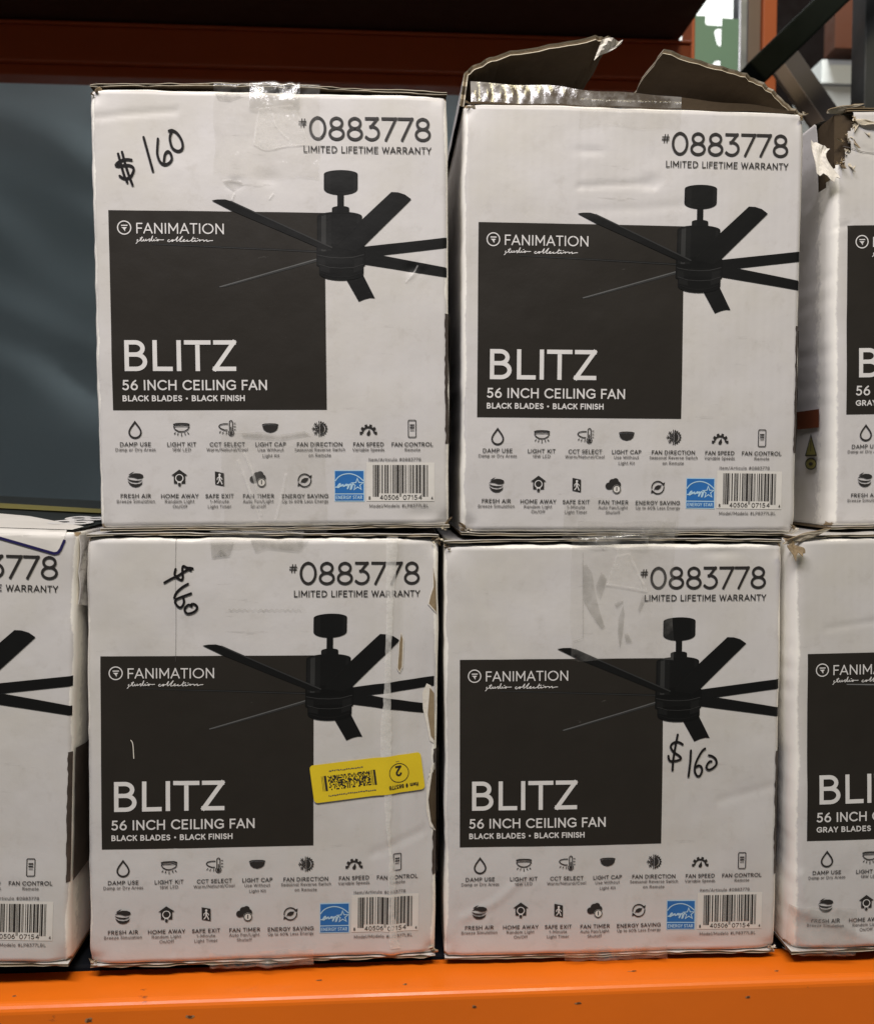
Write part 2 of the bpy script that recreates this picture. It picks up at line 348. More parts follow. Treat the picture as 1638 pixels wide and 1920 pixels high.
def arc(cx, cy, rx, ry, a0, a1, n=None):
    n = n or max(5, int(abs(a1 - a0) / 15) + 1)
    return [(cx + rx * math.cos(R(t)), cy + ry * math.sin(R(t))) for t in np.linspace(a0, a1, n)]
def ell(cx, cy, rx, ry): return arc(cx, cy, rx, ry, 90, 450, 25)
G = {
 'A': (.78, [[(0, 0), (.39, 1)], [(.39, 1), (.78, 0)], [(.14, .30), (.64, .30)]]),
 'B': (.58, [[(0, 0), (0, 1)], [(0, 1), (.27, 1)] + arc(.27, .77, .24, .23, 90, -90) + [(0, .54)], [(.2, .54), (.30, .54)] + arc(.30, .27, .28, .27, 90, -90) + [(0, 0)]]),
 'C': (.80, [arc(.47, .5, .47, .5, 45, 315)]),
 'D': (.72, [[(0, 0), (0, 1)], [(0, 1), (.26, 1)] + arc(.26, .5, .46, .5, 90, -90) + [(0, 0)]]),
 'E': (.50, [[(0, 0), (0, 1)], [(0, 1), (.5, 1)], [(0, .53), (.44, .53)], [(0, 0), (.5, 0)]]),
 'F': (.47, [[(0, 0), (0, 1)], [(0, 1), (.47, 1)], [(0, .50), (.42, .50)]]),
 'G': (.84, [arc(.47, .5, .47, .5, 45, 300) + [(.84, .14)], [(.84, .14), (.84, .46)], [(.84, .46), (.52, .46)]]),
 'H': (.68, [[(0, 0), (0, 1)], [(.68, 0), (.68, 1)], [(0, .53), (.68, .53)]]),
 'I': (.0, [[(0, 0), (0, 1)]]),
 'K': (.58, [[(0, 0), (0, 1)], [(.56, 1), (.02, .42)], [(.22, .62), (.60, 0)]]),
 'L': (.46, [[(0, 1), (0, 0)], [(0, 0), (.46, 0)]]),
 'M': (.82, [[(0, 0), (0, 1)], [(0, 1), (.41, .28)], [(.41, .28), (.82, 1)], [(.82, 1), (.82, 0)]]),
 'N': (.68, [[(0, 0), (0, 1)], [(0, 1), (.68, 0)], [(.68, 0), (.68, 1)]]),
 'O': (.98, [ell(.49, .5, .49, .5)]),
 'P': (.55, [[(0, 0), (0, 1)], [(0, 1), (.27, 1)] + arc(.27, .72, .28, .28, 90, -90) + [(0, .44)]]),
 'R': (.58, [[(0, 0), (0, 1)], [(0, 1), (.27, 1)] + arc(.27, .73, .27, .27, 90, -90) + [(0, .46)], [(.27, .46), (.58, 0)]]),
 'S': (.52, [arc(.27, .76, .25, .24, 35, 270) + arc(.26, .26, .27, .26, 90, -150)[1:]]),
 'T': (.62, [[(0, 1), (.62, 1)], [(.31, 1), (.31, 0)]]),
 'U': (.64, [[(0, 1), (0, .32)] + arc(.32, .32, .32, .32, 180, 360) + [(.64, 1)]]),
 'V': (.72, [[(0, 1), (.36, 0)], [(.36, 0), (.72, 1)]]),
 'W': (1.05, [[(0, 1), (.26, 0)], [(.26, 0), (.525, .95)], [(.525, .95), (.79, 0)], [(.79, 0), (1.05, 1)]]),
 'X': (.62, [[(0, 1), (.62, 0)], [(.62, 1), (0, 0)]]),
 'Y': (.64, [[(0, 1), (.32, .45)], [(.32, .45), (.64, 1)], [(.32, .45), (.32, 0)]]),
 'Z': (.58, [[(.02, 1), (.58, 1)], [(.58, 1), (0, 0)], [(0, 0), (.58, 0)]]),
 '0': (.60, [ell(.30, .5, .30, .5)]),
 '1': (.22, [[(0, .82), (.2, 1)], [(.2, 1), (.2, 0)]]),
 '2': (.54, [arc(.27, .74, .26, .26, 165, -35) + [(.0, 0)], [(0, 0), (.54, 0)]]),
 '3': (.52, [[(0, 1), (.46, 1)], [(.46, 1), (.19, .60)], arc(.22, .31, .29, .31, 100, -140)]),
 '4': (.58, [[(.42, 0), (.42, 1)], [(.42, 1), (0, .3)], [(0, .3), (.58, .3)]]),
 '5': (.52, [[(.48, 1), (.09, 1)], [(.09, 1), (.06, .55)], arc(.23, .31, .29, .31, 120, -140)]),
 '6': (.58, [ell(.29, .30, .29, .30), [(0, .30), (.05, .56), (.20, .82), (.42, 1)]]),
 '7': (.54, [[(0, 1), (.54, 1)], [(.54, 1), (.13, 0)]]),
 '8': (.56, [ell(.28, .76, .23, .24), ell(.28, .26, .28, .26)]),
 '#': (.56, [[(.18, 0), (.26, 1)], [(.40, 0), (.48, 1)], [(.02, .34), (.56, .34)], [(.04, .68), (.58, .68)]]),
 '/': (.36, [[(0, -.08), (.36, 1.05)]]), '-': (.26, [[(0, .4), (.26, .4)]]),
 '%': (.74, [ell(.15, .78, .15, .2), ell(.59, .22, .15, .2), [(.6, 1), (.14, 0)]]),
 'a': (.48, [ell(.24, .35, .24, .35), [(.48, .7), (.48, 0)]]),
 'b': (.50, [ell(.26, .35, .24, .35), [(0, 1.05), (0, 0)]]),
 'c': (.42, [arc(.25, .35, .25, .35, 45, 315)]),
 'd': (.50, [ell(.24, .35, .24, .35), [(.5, 1.05), (.5, 0)]]),
 'e': (.50, [[(0, .37), (.5, .37)], arc(.25, .35, .25, .35, 0, 310)]),
 'f': (.30, [[(.12, 0), (.12, .8)] + arc(.30, .82, .18, .22, 180, 85), [(0, .66), (.3, .66)]]),
 'g': (.50, [ell(.24, .35, .24, .35), [(.5, .7), (.5, -.08)] + arc(.25, -.08, .25, .2, 0, -150)]),
 'h': (.46, [[(0, 1.05), (0, 0)], [(0, .42)] + arc(.23, .44, .23, .26, 180, 0) + [(.46, 0)]]),
 'i': (.0, [[(0, .7), (0, 0)], [(0, .98), (0, .95)]]),
 'k': (.44, [[(0, 1.05), (0, 0)], [(.42, .7), (.02, .3)], [(.16, .42), (.46, 0)]]),
 'l': (.0, [[(0, 1.05), (0, 0)]]),
 'm': (.78, [[(0, .7), (0, 0)], [(0, .44)] + arc(.195, .46, .195, .24, 180, 0) + [(.39, 0)], [(.39, .44)] + arc(.585, .46, .195, .24, 180, 0) + [(.78, 0)]]),
 'n': (.46, [[(0, .7), (0, 0)], [(0, .42)] + arc(.23, .44, .23, .26, 180, 0) + [(.46, 0)]]),
 'o': (.52, [ell(.26, .35, .26, .35)]),
 'p': (.50, [ell(.26, .35, .24, .35), [(0, .7), (0, -.3)]]),
 'r': (.30, [[(0, .7), (0, 0)], [(0, .38)] + arc(.24, .42, .24, .28, 180, 80)]),
 's': (.38, [arc(.19, .53, .18, .17, 40, 270) + arc(.19, .18, .19, .18, 90, -145)[1:]]),
 't': (.30, [[(.12, .95), (.12, .16)] + arc(.27, .16, .15, .16, 180, 280), [(0, .66), (.3, .66)]]),
 'u': (.46, [[(0, .7), (0, .26)] + arc(.23, .26, .23, .26, 180, 360) + [(.46, .7)], [(.46, .7), (.46, 0)]]),
 'v': (.46, [[(0, .7), (.23, 0)], [(.23, 0), (.46, .7)]]),
 'w': (.70, [[(0, .7), (.17, 0)], [(.17, 0), (.35, .66)], [(.35, .66), (.53, 0)], [(.53, 0), (.70, .7)]]),
 'y': (.46, [[(0, .7), (.24, .02)], [(.46, .7), (.16, -.28)]]),
 'z': (.42, [[(.02, .7), (.42, .7)], [(.42, .7), (0, 0)], [(0, 0), (.42, 0)]]),
 ' ': (.26, []),
}
ROUND = set('OCGQ0368oceadgbpSs'); RIGHT_OPEN = set('TYVAWLFKPvwyrtf7/'); LEFT_OPEN = set('TYVAWvwytf7/')
def text(ik, s, pl, pr, cap, w, mat, off=0.0006, gap=0.24):
    """letters along baseline pl->pr (art metres); w = stroke width / cap height."""
    pl = np.array(pl, float); pr = np.array(pr, float); L = np.linalg.norm(pr - pl); ex = (pr - pl) / L; ey = np.array([ex[1], -ex[0]])
    sw = w * cap; x = 0.0; lay = []; g = gap * (1 - 0.3 * w)
    for i, ch in enumerate(s):
        if ch == '\u2022': adv = .26; st = None
        else: adv, st = G[ch]
        lay.append((x, ch, st)); x += adv
        if i < len(s) - 1:
            k = g + w
            for c in (ch, s[i + 1]):
                if c in ROUND: k -= 0.045
                if c == ' ': k -= g * 0.42
            if ch in RIGHT_OPEN: k -= 0.075
            if s[i + 1] in LEFT_OPEN: k -= 0.075
            x += k
    tot = x
    kx = (L - sw) / tot if tot > 0 else 1
    for x0, ch, st in lay:
        if st is None:
            c = pl + ex * (sw / 2 + (x0 + .13) * kx) + ey * cap * 0.46; ik.disc(c, cap * 0.17, off, mat, n=12); continue
        for stroke in st:
            pts = [pl + ex * (sw / 2 + (x0 + px) * kx) + ey * (sw / 2 + py * (cap - sw)) for px, py in stroke]
            ik.ribbon(pts, sw, off, mat)
def smooth_path(pts, n=6):
    P = [np.array(p, float) for p in pts]; P = [2 * P[0] - P[1]] + P + [2 * P[-1] - P[-2]]; out = []
    for i in range(1, len(P) - 2):
        for t in np.linspace(0, 1, n, endpoint=False):
            a, b, c, d = P[i - 1], P[i], P[i + 1], P[i + 2]
            out.append(0.5 * (2 * b + (c - a) * t + (2 * a - 5 * b + 4 * c - d) * t * t + (3 * b - 3 * c + d - a) * t ** 3))
    out.append(P[-2]); return [tuple(p) for p in out]

HT = [0.000407199, -9.251e-06, -0.0794343, -5.29566e-06, 0.000410503, -0.160887, -3.84818e-05, -2.52535e-05, 1.0]
T = lambda x, y: hom(HT, (x, y))                       # artwork sheet rectified to metres
def tx(ik, s, xl, xr, y, cap, w, mat, gap=0.24):
    a0, b0 = T(xl, y); a1, b1 = T(xr, y); bm_ = (b0 + b1) / 2
    text(ik, s, (a0, bm_), (a1, bm_), cap * PX, w, mat, gap=gap)
PW, PH = 0.1704, 0.1581

def art_panel():
    k = Ink(); k.poly([(0, 0), (PW, 0), (PW, PH), (0, PH)], 0.00025, INK_PANEL); return k.fine()
def art_fan(tones):
    k = Ink(); D0, D1, D2, D3, D4 = tones
    c = lambda x, y: T(380 + x / 3.485, 300 + y / 3.485)
    def P(pts, m, off): k.poly([c(*p) for p in pts], off, m)
    def Ln(pts, w, m, off): k.ribbon([c(*p) for p in pts], w / 3.485 * PX, off, m, 'butt')
    def cyl(x0, x1, y0, y1, et, eb, m, off):
        cx = (x0 + x1) / 2; rx = (x1 - x0) / 2
        top = [(cx + rx * math.cos(R(t)), y0 - et * math.sin(R(t))) for t in np.linspace(180, 0, 15)]
        bot = [(cx + rx * math.cos(R(t)), y1 + eb * math.sin(R(t))) for t in np.linspace(0, 180, 15)]
        P(top + bot, m, off)
    P([(-340, 548), (-200, 553), (760, 596), (760, 609), (-200, 562)], D2, 0.00040)
    Ln([(-330, 552), (755, 604)], 5, D3, 0.00044)
    P([(105, 836), (112, 829), (748, 646), (762, 655), (748, 668), (150, 834)], D3, 0.00040)
    Ln([(115, 833), (745, 652)], 7, D4, 0.00044)
    P([(1050, 570), (1595, 508), (1595, 575), (1050, 640)], D1, 0.00040)
    P([(1050, 632), (1180, 628), (1595, 705), (1595, 768), (1050, 684)], D1, 0.00042)
    P([(930, 770), (1045, 748), (1125, 905), (1095, 903), (1060, 911), (1020, 928)], D1, 0.00040)
    cyl(880, 923, 205, 320, 0, 0, D1, 0.00042)
    cyl(792, 1013, 95, 190, 27, 40, D1, 0.00046); P([(800, 100), (838, 84), (838, 218), (800, 200)], D2, 0.00050)
    P([(985, 86), (1008, 98), (1008, 200), (985, 212)], D2, 0.00050)
    Ln([(800, 176), (850, 200), (903, 206), (960, 200), (1006, 176)], 4, D2, 0.00052)
    cyl(845, 958, 318, 350, 15, 10, D1, 0.00046); P([(852, 318), (880, 306), (880, 352), (852, 348)], D2, 0.00050)
    cyl(748, 1042, 372, 600, 32, 20, D1, 0.00054)
    P([(756, 378), (776, 362), (776, 600), (756, 600)], D2, 0.00058); P([(776, 362), (806, 352), (806, 600), (776, 600)], D3, 0.00058)
    P([(806, 352), (840, 345), (840, 600), (806, 600)], D2, 0.00058)
    P([(1008, 352), (1030, 362), (1030, 560), (1008, 570)], D2, 0.00058)
    Ln([(752, 372), (830, 350), (900, 346), (970, 350), (1038, 372)], 4, D2, 0.00060)
    cyl(745, 1062, 570, 690, 20, 22, D0, 0.00056)
    P([(62, 268), (100, 262), (150, 262), (185, 272), (845, 570), (855, 580), (790, 590), (720, 560), (200, 338)], D1, 0.00060)
    Ln([(185, 274), (500, 418), (848, 577)], 9, D3, 0.00064)
    P([(1232, 212), (1275, 214), (1320, 228), (1362, 258), (1058, 560), (1000, 600), (870, 575), (905, 520)], D1, 0.00062)
    Ln([(1000, 440), (905, 530), (880, 560)], 5, D2, 0.00066)
    cyl(748, 1056, 640, 690, 12, 16, D1, 0.00058)
    P([(756, 640), (800, 650), (800, 700), (756, 690)], D2, 0.00062); P([(990, 652), (1045, 640), (1045, 690), (990, 702)], D2, 0.00062)
    Ln([(750, 625), (830, 640), (905, 644), (980, 640), (1054, 622)], 5, D3, 0.00066)
    cyl(762, 1052, 690, 745, 8, 45, D0, 0.00060)
    P([(768, 696), (830, 708), (830, 745), (768, 730)], D2, 0.00064); P([(985, 712), (1046, 690), (1046, 722), (985, 740)], D2, 0.00064)
    Ln([(762, 686), (830, 706), (905, 711), (985, 706), (1052, 684)], 4, D3, 0.00068)
    Ln([(775, 742), (840, 764), (905, 770), (970, 764), (1035, 742)], 5, D2, 0.00068)
    return k.fine()
def art_dark_text():
    k = Ink(); B = INK_BLACK
    tx(k, '0883778', 579.8, 807.6, 264.8, 44.8, .112, B, gap=.17)
    tx(k, '#', 559.5, 574.5, 239, 16.5, .12, B)
    tx(k, 'LIMITED LIFETIME WARRANTY', 569.6, 808.4, 288.2, 12.6, .145, B)
    h = .155
    for s, a, b in (('DAMP USE', 225.9, 283.7), ('LIGHT KIT', 314.3, 368.9), ('CCT SELECT', 393.9, 460), ('LIGHT CAP', 479.7, 536.8),
                    ('FAN DIRECTION', 557.3, 642), ('FAN SPEED', 662.5, 719.5), ('FAN CONTROL', 734.2, 811.6)):
        tx(k, s, a, b, 837, 8.0, h, B)
    for s, a, b in (('FRESH AIR', 227, 283.7), ('HOME AWAY', 302.8, 373), ('SAFE EXIT', 385.8, 439), ('FAN TIMER', 456.3, 514.4), ('ENERGY SAVING', 529, 615.8)):
        tx(k, s, a, b, 933.8, 8.0, h, B)
    g = INK_GREY; w = .14; c = 6.2
    for s, a, b, y in (('Damp or Dry Areas', 217.6, 292.7, 846), ('18W LED', 324, 359, 846), ('Warm/Natural/Cool', 388, 465, 846), ('Use Without', 484, 532.4, 846.3),
                       ('Light Kit', 493, 524.5, 857.3), ('Seasonal Reverse Switch', 553, 647.4, 846), ('on Remote', 579, 620.8, 856.5), ('Variable Speeds', 661, 720.5, 846),
                       ('Remote', 758.8, 787.6, 846), ('Item/Articulo #0883778', 691.3, 789, 864.4), ('Model/Modelo #LP8377LBL', 692.7, 803, 951),
                       ('Breeze Simulation', 219.8, 291.3, 942.8), ('Random Light', 310, 365, 942.8), ('On/Off', 324.6, 351.8, 952.4), ('1-Minute', 394.5, 429.8, 942.8),
                       ('Light Timer', 390.5, 434.4, 952.4), ('Auto Fan/Light', 456, 513.4, 942.8), ('Shutoff', 470.7, 499, 952.2), ('Up to 60% Less Energy', 529.5, 615.8, 942.6)):
        tx(k, s, a, b, y, c, w, g)
    return k.fine()
def art_title_text(gray=False):
    k = Ink(); W_ = INK_WHITE
    for ch, a, b in (('B', 235.3, 277.9), ('L', 288.2, 325.2), ('T', 347, 396.8), ('Z', 400.3, 444)):
        tx(k, ch, a, b, 696.2, 58.2, .142, W_)
    a0, b0 = T(337, 696.2); k.ribbon([(a0, b0), (a0, b0 - 58.2 * PX)], .142 * 58.2 * PX, .0006, W_, 'butt')
    tx(k, '56 INCH CEILING FAN', 230.7, 501.4, 732, 19.4, .150, W_)
    if gray: tx(k, 'GRAY BLADES \u2022', 231, 353, 752.3, 11.3, .19, W_)
    else: tx(k, 'BLACK BLADES \u2022 BLACK FINISH', 231, 460, 752.6, 11.3, .19, W_)
    return k.fine()
def art_brand_text():
    k = Ink(); W_ = INK_WHITE
    tx(k, 'FANIMATION', 257, 420.6, 439.4, 19.8, .115, W_)
    c = T(234.1, 427.6); k.ring(c, 12.2 * PX, 2.0 * PX, .0006, W_)
    q = lambda x, y: (c[0] + x * PX, c[1] + y * PX)
    k.ribbon([q(-5.6, -4.2), q(6.2, -4.2)], 2.0 * PX, .0006, W_, 'butt')
    k.poly([q(-5.4, -0.9), q(4.8, -0.9), q(3.2, 1.4), q(0.9, 1.4), q(1.6, 7.2), q(-2.2, 1.4)], .0006, W_)
    s = lambda pts: [T(200 + x * .1587, 380 + y * .1587) for x, y in pts]
    st = [[(352, 488), (362, 482), (372, 462), (366, 446), (380, 440)], [(372, 462), (395, 455), (412, 430), (428, 408), (412, 452), (430, 458), (448, 436), (446, 458), (466, 452), (474, 434), (476, 458),
           (502, 440), (520, 434), (508, 456), (524, 456), (552, 396), (538, 452), (556, 456), (570, 436), (568, 456), (590, 452), (604, 442), (618, 440), (616, 456), (600, 456), (620, 444), (650, 446), (685, 444)],
          [(400, 424), (436, 418)],
          [(752, 446), (738, 446), (728, 462), (750, 468), (778, 448), (796, 448), (790, 464), (776, 462), (796, 450), (820, 448), (850, 408), (832, 462), (858, 452), (905, 402), (872, 462), (902, 462), (930, 446), (916, 446), (912, 466), (940, 462),
           (968, 448), (954, 462), (980, 464), (1010, 450), (1034, 412), (1014, 464), (1040, 462), (1056, 448), (1052, 466), (1080, 460), (1100, 448), (1112, 450), (1104, 466), (1122, 452), (1148, 450), (1160, 456), (1154, 468), (1180, 452), (1196, 450), (1192, 468), (1226, 458), (1264, 456)],
          [(1020, 434), (1060, 430)], [(585, 424), (600, 422)], [(1076, 434), (1090, 432)]]
    for p in st: k.ribbon(s(smooth_path(p, 3)), 1.35 * PX, .0006, W_, 'butt')
    return k.fine()
def icon_frame(cx, cy):
    c = T(cx, cy); return lambda x, y: (c[0] + x * PX, c[1] + y * PX)
def art_icons():
    out = []; B = INK_BLACK; o = .0006
    def new(cx, cy): k = Ink(); q = icon_frame(cx, cy); return k, q, (lambda pts, w, cap='butt': k.ribbon([q(*p) for p in pts], w * PX, o, B, cap)), (lambda pts, off=o, m=B: k.poly([q(*p) for p in pts], off, m))
    # water drop
    k, q, L, P = new(253.9, 806); pts = [(0, -15)] + [(4, -9.5), (8, -4)] + [(11 * math.cos(R(t)), 4.5 + 10.5 * math.sin(R(t))) for t in np.linspace(-20, 200, 17)] + [(-8, -4), (-4, -9.5)]
    k.ribbon([q(*p) for p in pts], 3.1 * PX, o, B, closed=True); out.append(k)
    # lamp with rays
    k, q, L, P = new(341, 804); L([(-15.5, -8), (-10, -9.6), (0, -10), (10, -9.6), (15.5, -8)], 2.6)
    L([(-15, -4.5), (-8, -5.5), (8, -5.5), (15, -4.5)], 1.6); L([(-15, -4.5), (-12, 1), (-6, 4.6), (0, 5.5), (6, 4.6), (12, 1), (15, -4.5)], 1.9)
    for a, b in (((-11, 7), (-14, 10)), ((-6, 8), (-7.5, 12)), ((0, 9), (0, 14)), ((6, 8), (7.5, 12)), ((11, 7), (14, 10))): L([a, b], 1.7)
    out.append(k)
    # lamp and thermometer
    k, q, L, P = new(426.7, 803.5); L([(2, -9), (-6, -9), (-13, -7.5), (-16, -4), (-12, 0), (-5, 2.8), (1, 3)], 1.8)
    for a, b in (((-12, 5), (-15, 8)), ((-7, 6), (-9, 10)), ((-1, 6), (-2, 11))): L([a, b], 1.6)
    L([(4.5, 4), (4.5, -12)] + [(7.5 - 3 * math.cos(R(t)), -12 - 3 * math.sin(R(t))) for t in (20, 60, 90, 120, 160)] + [(10.5, -12), (10.5, 4)], 1.7)
    k.ring(q(7.5, 8.5), 5.2 * PX, 1.6 * PX, o, B, a0=-55, a1=235); k.disc(q(7.5, 8.5), 3.2 * PX, o, B); L([(7.5, 8), (7.5, -3)], 2.0)
    for y in (-10, -4, 2): L([(12.5, y), (16.5, y)], 1.4)
    out.append(k)
    # lamp cap
    k, q, L, P = new(507.4, 803.4); L([(-15.5, -6.5), (-10, -8.2), (0, -8.6), (10, -8.2), (15.5, -6.5)], 2.2)
    P([(-15, -4.2), (-8, -5.6), (8, -5.6), (15, -4.2), (13, 1.5), (8, 5.6), (0, 7.6), (-8, 5.6), (-13, 1.5)]); out.append(k)
    # snowflake and sun
    k, q, L, P = new(599.2, 804); L([(-.6, -15), (-.6, 15)], 1.6)
    for t in (180, 130, 230):
        d = np.array([math.cos(R(t)), -math.sin(R(t))]); n_ = np.array([-d[1], d[0]])
        L([tuple(d * 1), tuple(d * 14.5)], 1.6)
        for s_ in (4.5, 9):
            for g in (1, -1): L([tuple(d * s_), tuple(d * (s_ + 3.6) + n_ * g * 3.6)], 1.4)
    P([(1.2, -9)] + [(1.2 + 8.5 * math.cos(R(t)), 9 * math.sin(R(t))) for t in np.linspace(-90, 90, 13)])
    k.ring(q(1, 0), 11.3 * PX, 1.6 * PX, o, B, a0=-88, a1=88)
    for t in np.linspace(-80, 80, 9):
        d = np.array([math.cos(R(t)), math.sin(R(t))]); n_ = np.array([-d[1], d[0]]); P([tuple(d * 12 + n_ * 2 + (1, 0)), tuple(d * 15.6 + (1, 0)), tuple(d * 12 - n_ * 2 + (1, 0))])
    out.append(k)
    # half gear
    k, q, L, P = new(690.7, 812); k.ring(q(0, 0), 11.4 * PX, 3.2 * PX, o, B, a0=180, a1=360)
    for t in (180, 217, 252, 288, 323, 360):
        d = np.array([math.cos(R(t)), math.sin(R(t))]); L([tuple(d * 12), tuple(d * 16.8)], 5.2)
    P([(2.2, -7.5), (4, 0)] + [(3.6 * math.cos(R(t)), 1.2 + 3.6 * math.sin(R(t))) for t in np.linspace(0, 180, 9)]); out.append(k)
    # hand remote
    k, q, L, P = new(772.4, 803.8); k.ribbon([q(*p) for p in ((-7.4, -15), (-6, -16.4), (6, -16.4), (7.4, -15), (7.4, 15), (6, 16.4), (-6, 16.4), (-7.4, 15))], 1.6 * PX, o, B, closed=True)
    for y in (-7, -2):
        L([(-4.4, y), (4.4, y)], 1.3)
        for x in (-3, 0, 3): k.disc(q(x, y), 1.5 * PX, o + 3e-5, B, n=8)
    L([(-4, 3), (4, 3)], 1.3); out.append(k)
    # breeze bowl
    k, q, L, P = new(254.5, 899)
    P([(-15, -4), (-8, -9), (0, -12), (8, -11.5), (14, -9), (15.5, -5), (12, -2.5), (4, -1.8), (-3, -4.2), (-9, -5)])
    P([(-13, -9), (-6, -13.5), (-1, -14.8), (-5, -12), (-9, -8.6)])
    P([(-15.5, -2), (-8, 1), (0, 2.2), (8, 2), (14, 0), (11, 2.8), (3, 5.2), (-6, 4.2), (-12, 1.6)])
    P([(-14.6, 2.5), (-8, 7.4), (0, 9), (8, 8), (14, 4.6), (11.5, 9.6), (6, 13.4), (0, 14.4), (-6, 13.2), (-11, 9.2)]); out.append(k)
    # house with lamp bulb
    k, q, L, P = new(337, 896); P([(0, -16), (15.5, -4.6), (11, -4.6), (11, 10.5), (-10.5, 10.5), (-10.5, -4.6), (-15.5, -4.6)])
    k.disc(q(0, .8), 7.9 * PX, o + 8e-5, INK_WHITE); k.poly([q(-4, 8), q(4, 8), q(3.2, 12.5), q(-3.2, 12.5)], o + 9e-5, INK_WHITE)
    k.disc(q(0, .4), 6.1 * PX, o + 16e-5, B); k.poly([q(-2.6, 9.5), q(2.6, 9.5), q(2.2, 15.4), q(-2.2, 15.4)], o + 16e-5, B); out.append(k)
    # exit doorway
    k, q, L, P = new(412.2, 897.4); P([(-8.6, -14), (8.4, -10.4), (8.6, 14), (-8.4, 10.6)])
    Wt = lambda pts, w: k.ribbon([q(*p) for p in pts], w * PX, o + 9e-5, INK_WHITE, 'round')
    k.disc(q(0.2, -7.4), 2.2 * PX, o + 9e-5, INK_WHITE); Wt([(0, -4), (.4, 2)], 3.2); Wt([(0, 2), (-1.2, 6), (-4, 9.4)], 1.9); Wt([(.6, 2), (3, 6), (4.6, 10.4)], 1.9); Wt([(-.4, -3.4), (-4, -1), (-4.4, 2.4)], 1.5); Wt([(.6, -3.4), (4, -.4), (5, 2)], 1.5); out.append(k)
    # cloud with clock
    k, q, L, P = new(484, 897); k.disc(q(-9, 1.5), 6.6 * PX, o, B); k.disc(q(-1.5, -5), 7.2 * PX, o + 2e-5, B); k.disc(q(4.4, -7.5), 6.4 * PX, o + 4e-5, B); k.disc(q(8.5, -1), 6.8 * PX, o + 6e-5, B); k.poly([q(-10, 0), q(9, -4), q(9, 5.6), q(-9, 8)], o + 8e-5, B)
    k.disc(q(7, 8), 8.6 * PX, o + 12e-5, LABELW); k.ring(q(7, 8), 7.4 * PX, 1.7 * PX, o + 16e-5, B); k.ribbon([q(7, 3.4), q(7, 11.5)], 2.0 * PX, o + 16e-5, B, 'butt'); out.append(k)
    # leaf between arrows
    k, q, L, P = new(571.5, 900.5); k.ring(q(0, 0), 12.2 * PX, 2.2 * PX, o, B, a0=170, a1=322); k.ring(q(0, 0), 12.2 * PX, 2.2 * PX, o, B, a0=-8, a1=140)
    P([(14.2, -10.5), (12.6, -3.2), (6.8, -7.2)]); P([(-13.8, 11.4), (-12.6, 4.2), (-6.4, 8.6)])
    P([(-8, 4.8), (-5.5, -1.6), (0, -4.6), (7.6, -4.4), (5, 1), (0, 4), (-5, 3.2)]); out.append(k)
    return [k.fine() for k in out]
def art_badge():
    k = Ink(); c = lambda x, y: T(620 + x * .04884, 870 + y * .04884); o = .0003
    k.poly([c(140, 235), c(1290, 235), c(1300, 1440), c(150, 1440)], o, INK_PALEBLUE)
    k.poly([c(165, 270), c(1258, 270), c(1262, 1120), c(170, 1120)], o + 15e-5, INK_BLUE)
    k.poly([c(172, 1165), c(1266, 1165), c(1268, 1400), c(175, 1400)], o + 15e-5, INK_BLUE)
    Ln = lambda pts, w: k.ribbon([c(*p) for p in pts], w * .04884 * PX, o + 3e-4, INK_PALEBLUE, 'butt')
    Ln(smooth_path([(165, 660), (300, 500), (480, 405), (700, 372), (900, 410), (1080, 500), (1258, 650)], 5), 42)
    st = []
    for i in range(10):
        r_ = 235 if i % 2 == 0 else 95; t = R(-92 + 36 * i); st.append(c(1030 + r_ * math.cos(t), 790 + r_ * math.sin(t)))
    k.ribbon(st, 40 * .04884 * PX, o + 3e-4, INK_PALEBLUE, closed=True)
    Ln(smooth_path([(180, 885), (260, 880), (380, 760), (330, 770), (270, 860), (290, 905), (370, 850), (410, 800), (400, 870), (450, 800), (490, 800), (480, 860), (540, 840), (580, 790), (620, 780), (590, 850), (660, 790), (690, 800), (640, 960), (680, 900), (740, 780), (790, 800), (760, 980), (800, 940), (850, 780), (900, 770)], 3), 48)
    text(k, 'ENERGY STAR', c(205, 1350), c(1215, 1345), 140 * .04884 * PX, .16, INK_PALEBLUE, o + 3e-4)
    return k.fine()
def art_barcode():
    k = Ink(); o = .0003; k2 = Ink()
    k.poly([T(687, 867), T(814, 867.5), T(814, 940), T(687, 939.5)], o, LABELW)
    Lc = ['0001101', '0011001', '0010011', '0111101', '0100011', '0110001', '0101111', '0111011', '0110111', '0001011']
    dg = '840506071544'; bits = '101' + ''.join(Lc[int(d)] for d in dg[:6]) + '01010' + ''.join(''.join('10'[int(b)] for b in Lc[int(d)]) for d in dg[6:]) + '101'
    x0, x1 = 699.2, 802.0; u = (x1 - x0) / 95; i = 0
    while i < 95:
        if bits[i] == '1':
            j = i
            while j < 95 and bits[j] == '1': j += 1
            y1 = 931 if (i < 10 or i >= 85 or 45 <= i < 50) else 924.5
            k2.poly([T(x0 + i * u, 871.8), T(x0 + j * u, 871.8), T(x0 + j * u, y1), T(x0 + i * u, y1)], o + 25e-5, INK_BLACK); i = j
        else: i += 1
    tx(k2, '40506', 712.5, 747.5, 936.6, 9.0, .12, INK_BLACK); tx(k2, '07154', 755.5, 791, 936.6, 9.0, .12, INK_BLACK)
    tx(k2, '8', 691, 694.8, 936.6, 6.5, .14, INK_BLACK); tx(k2, '4', 808, 811.6, 936.6, 6.0, .14, INK_BLACK)
    return k.fine(), k2.fine()

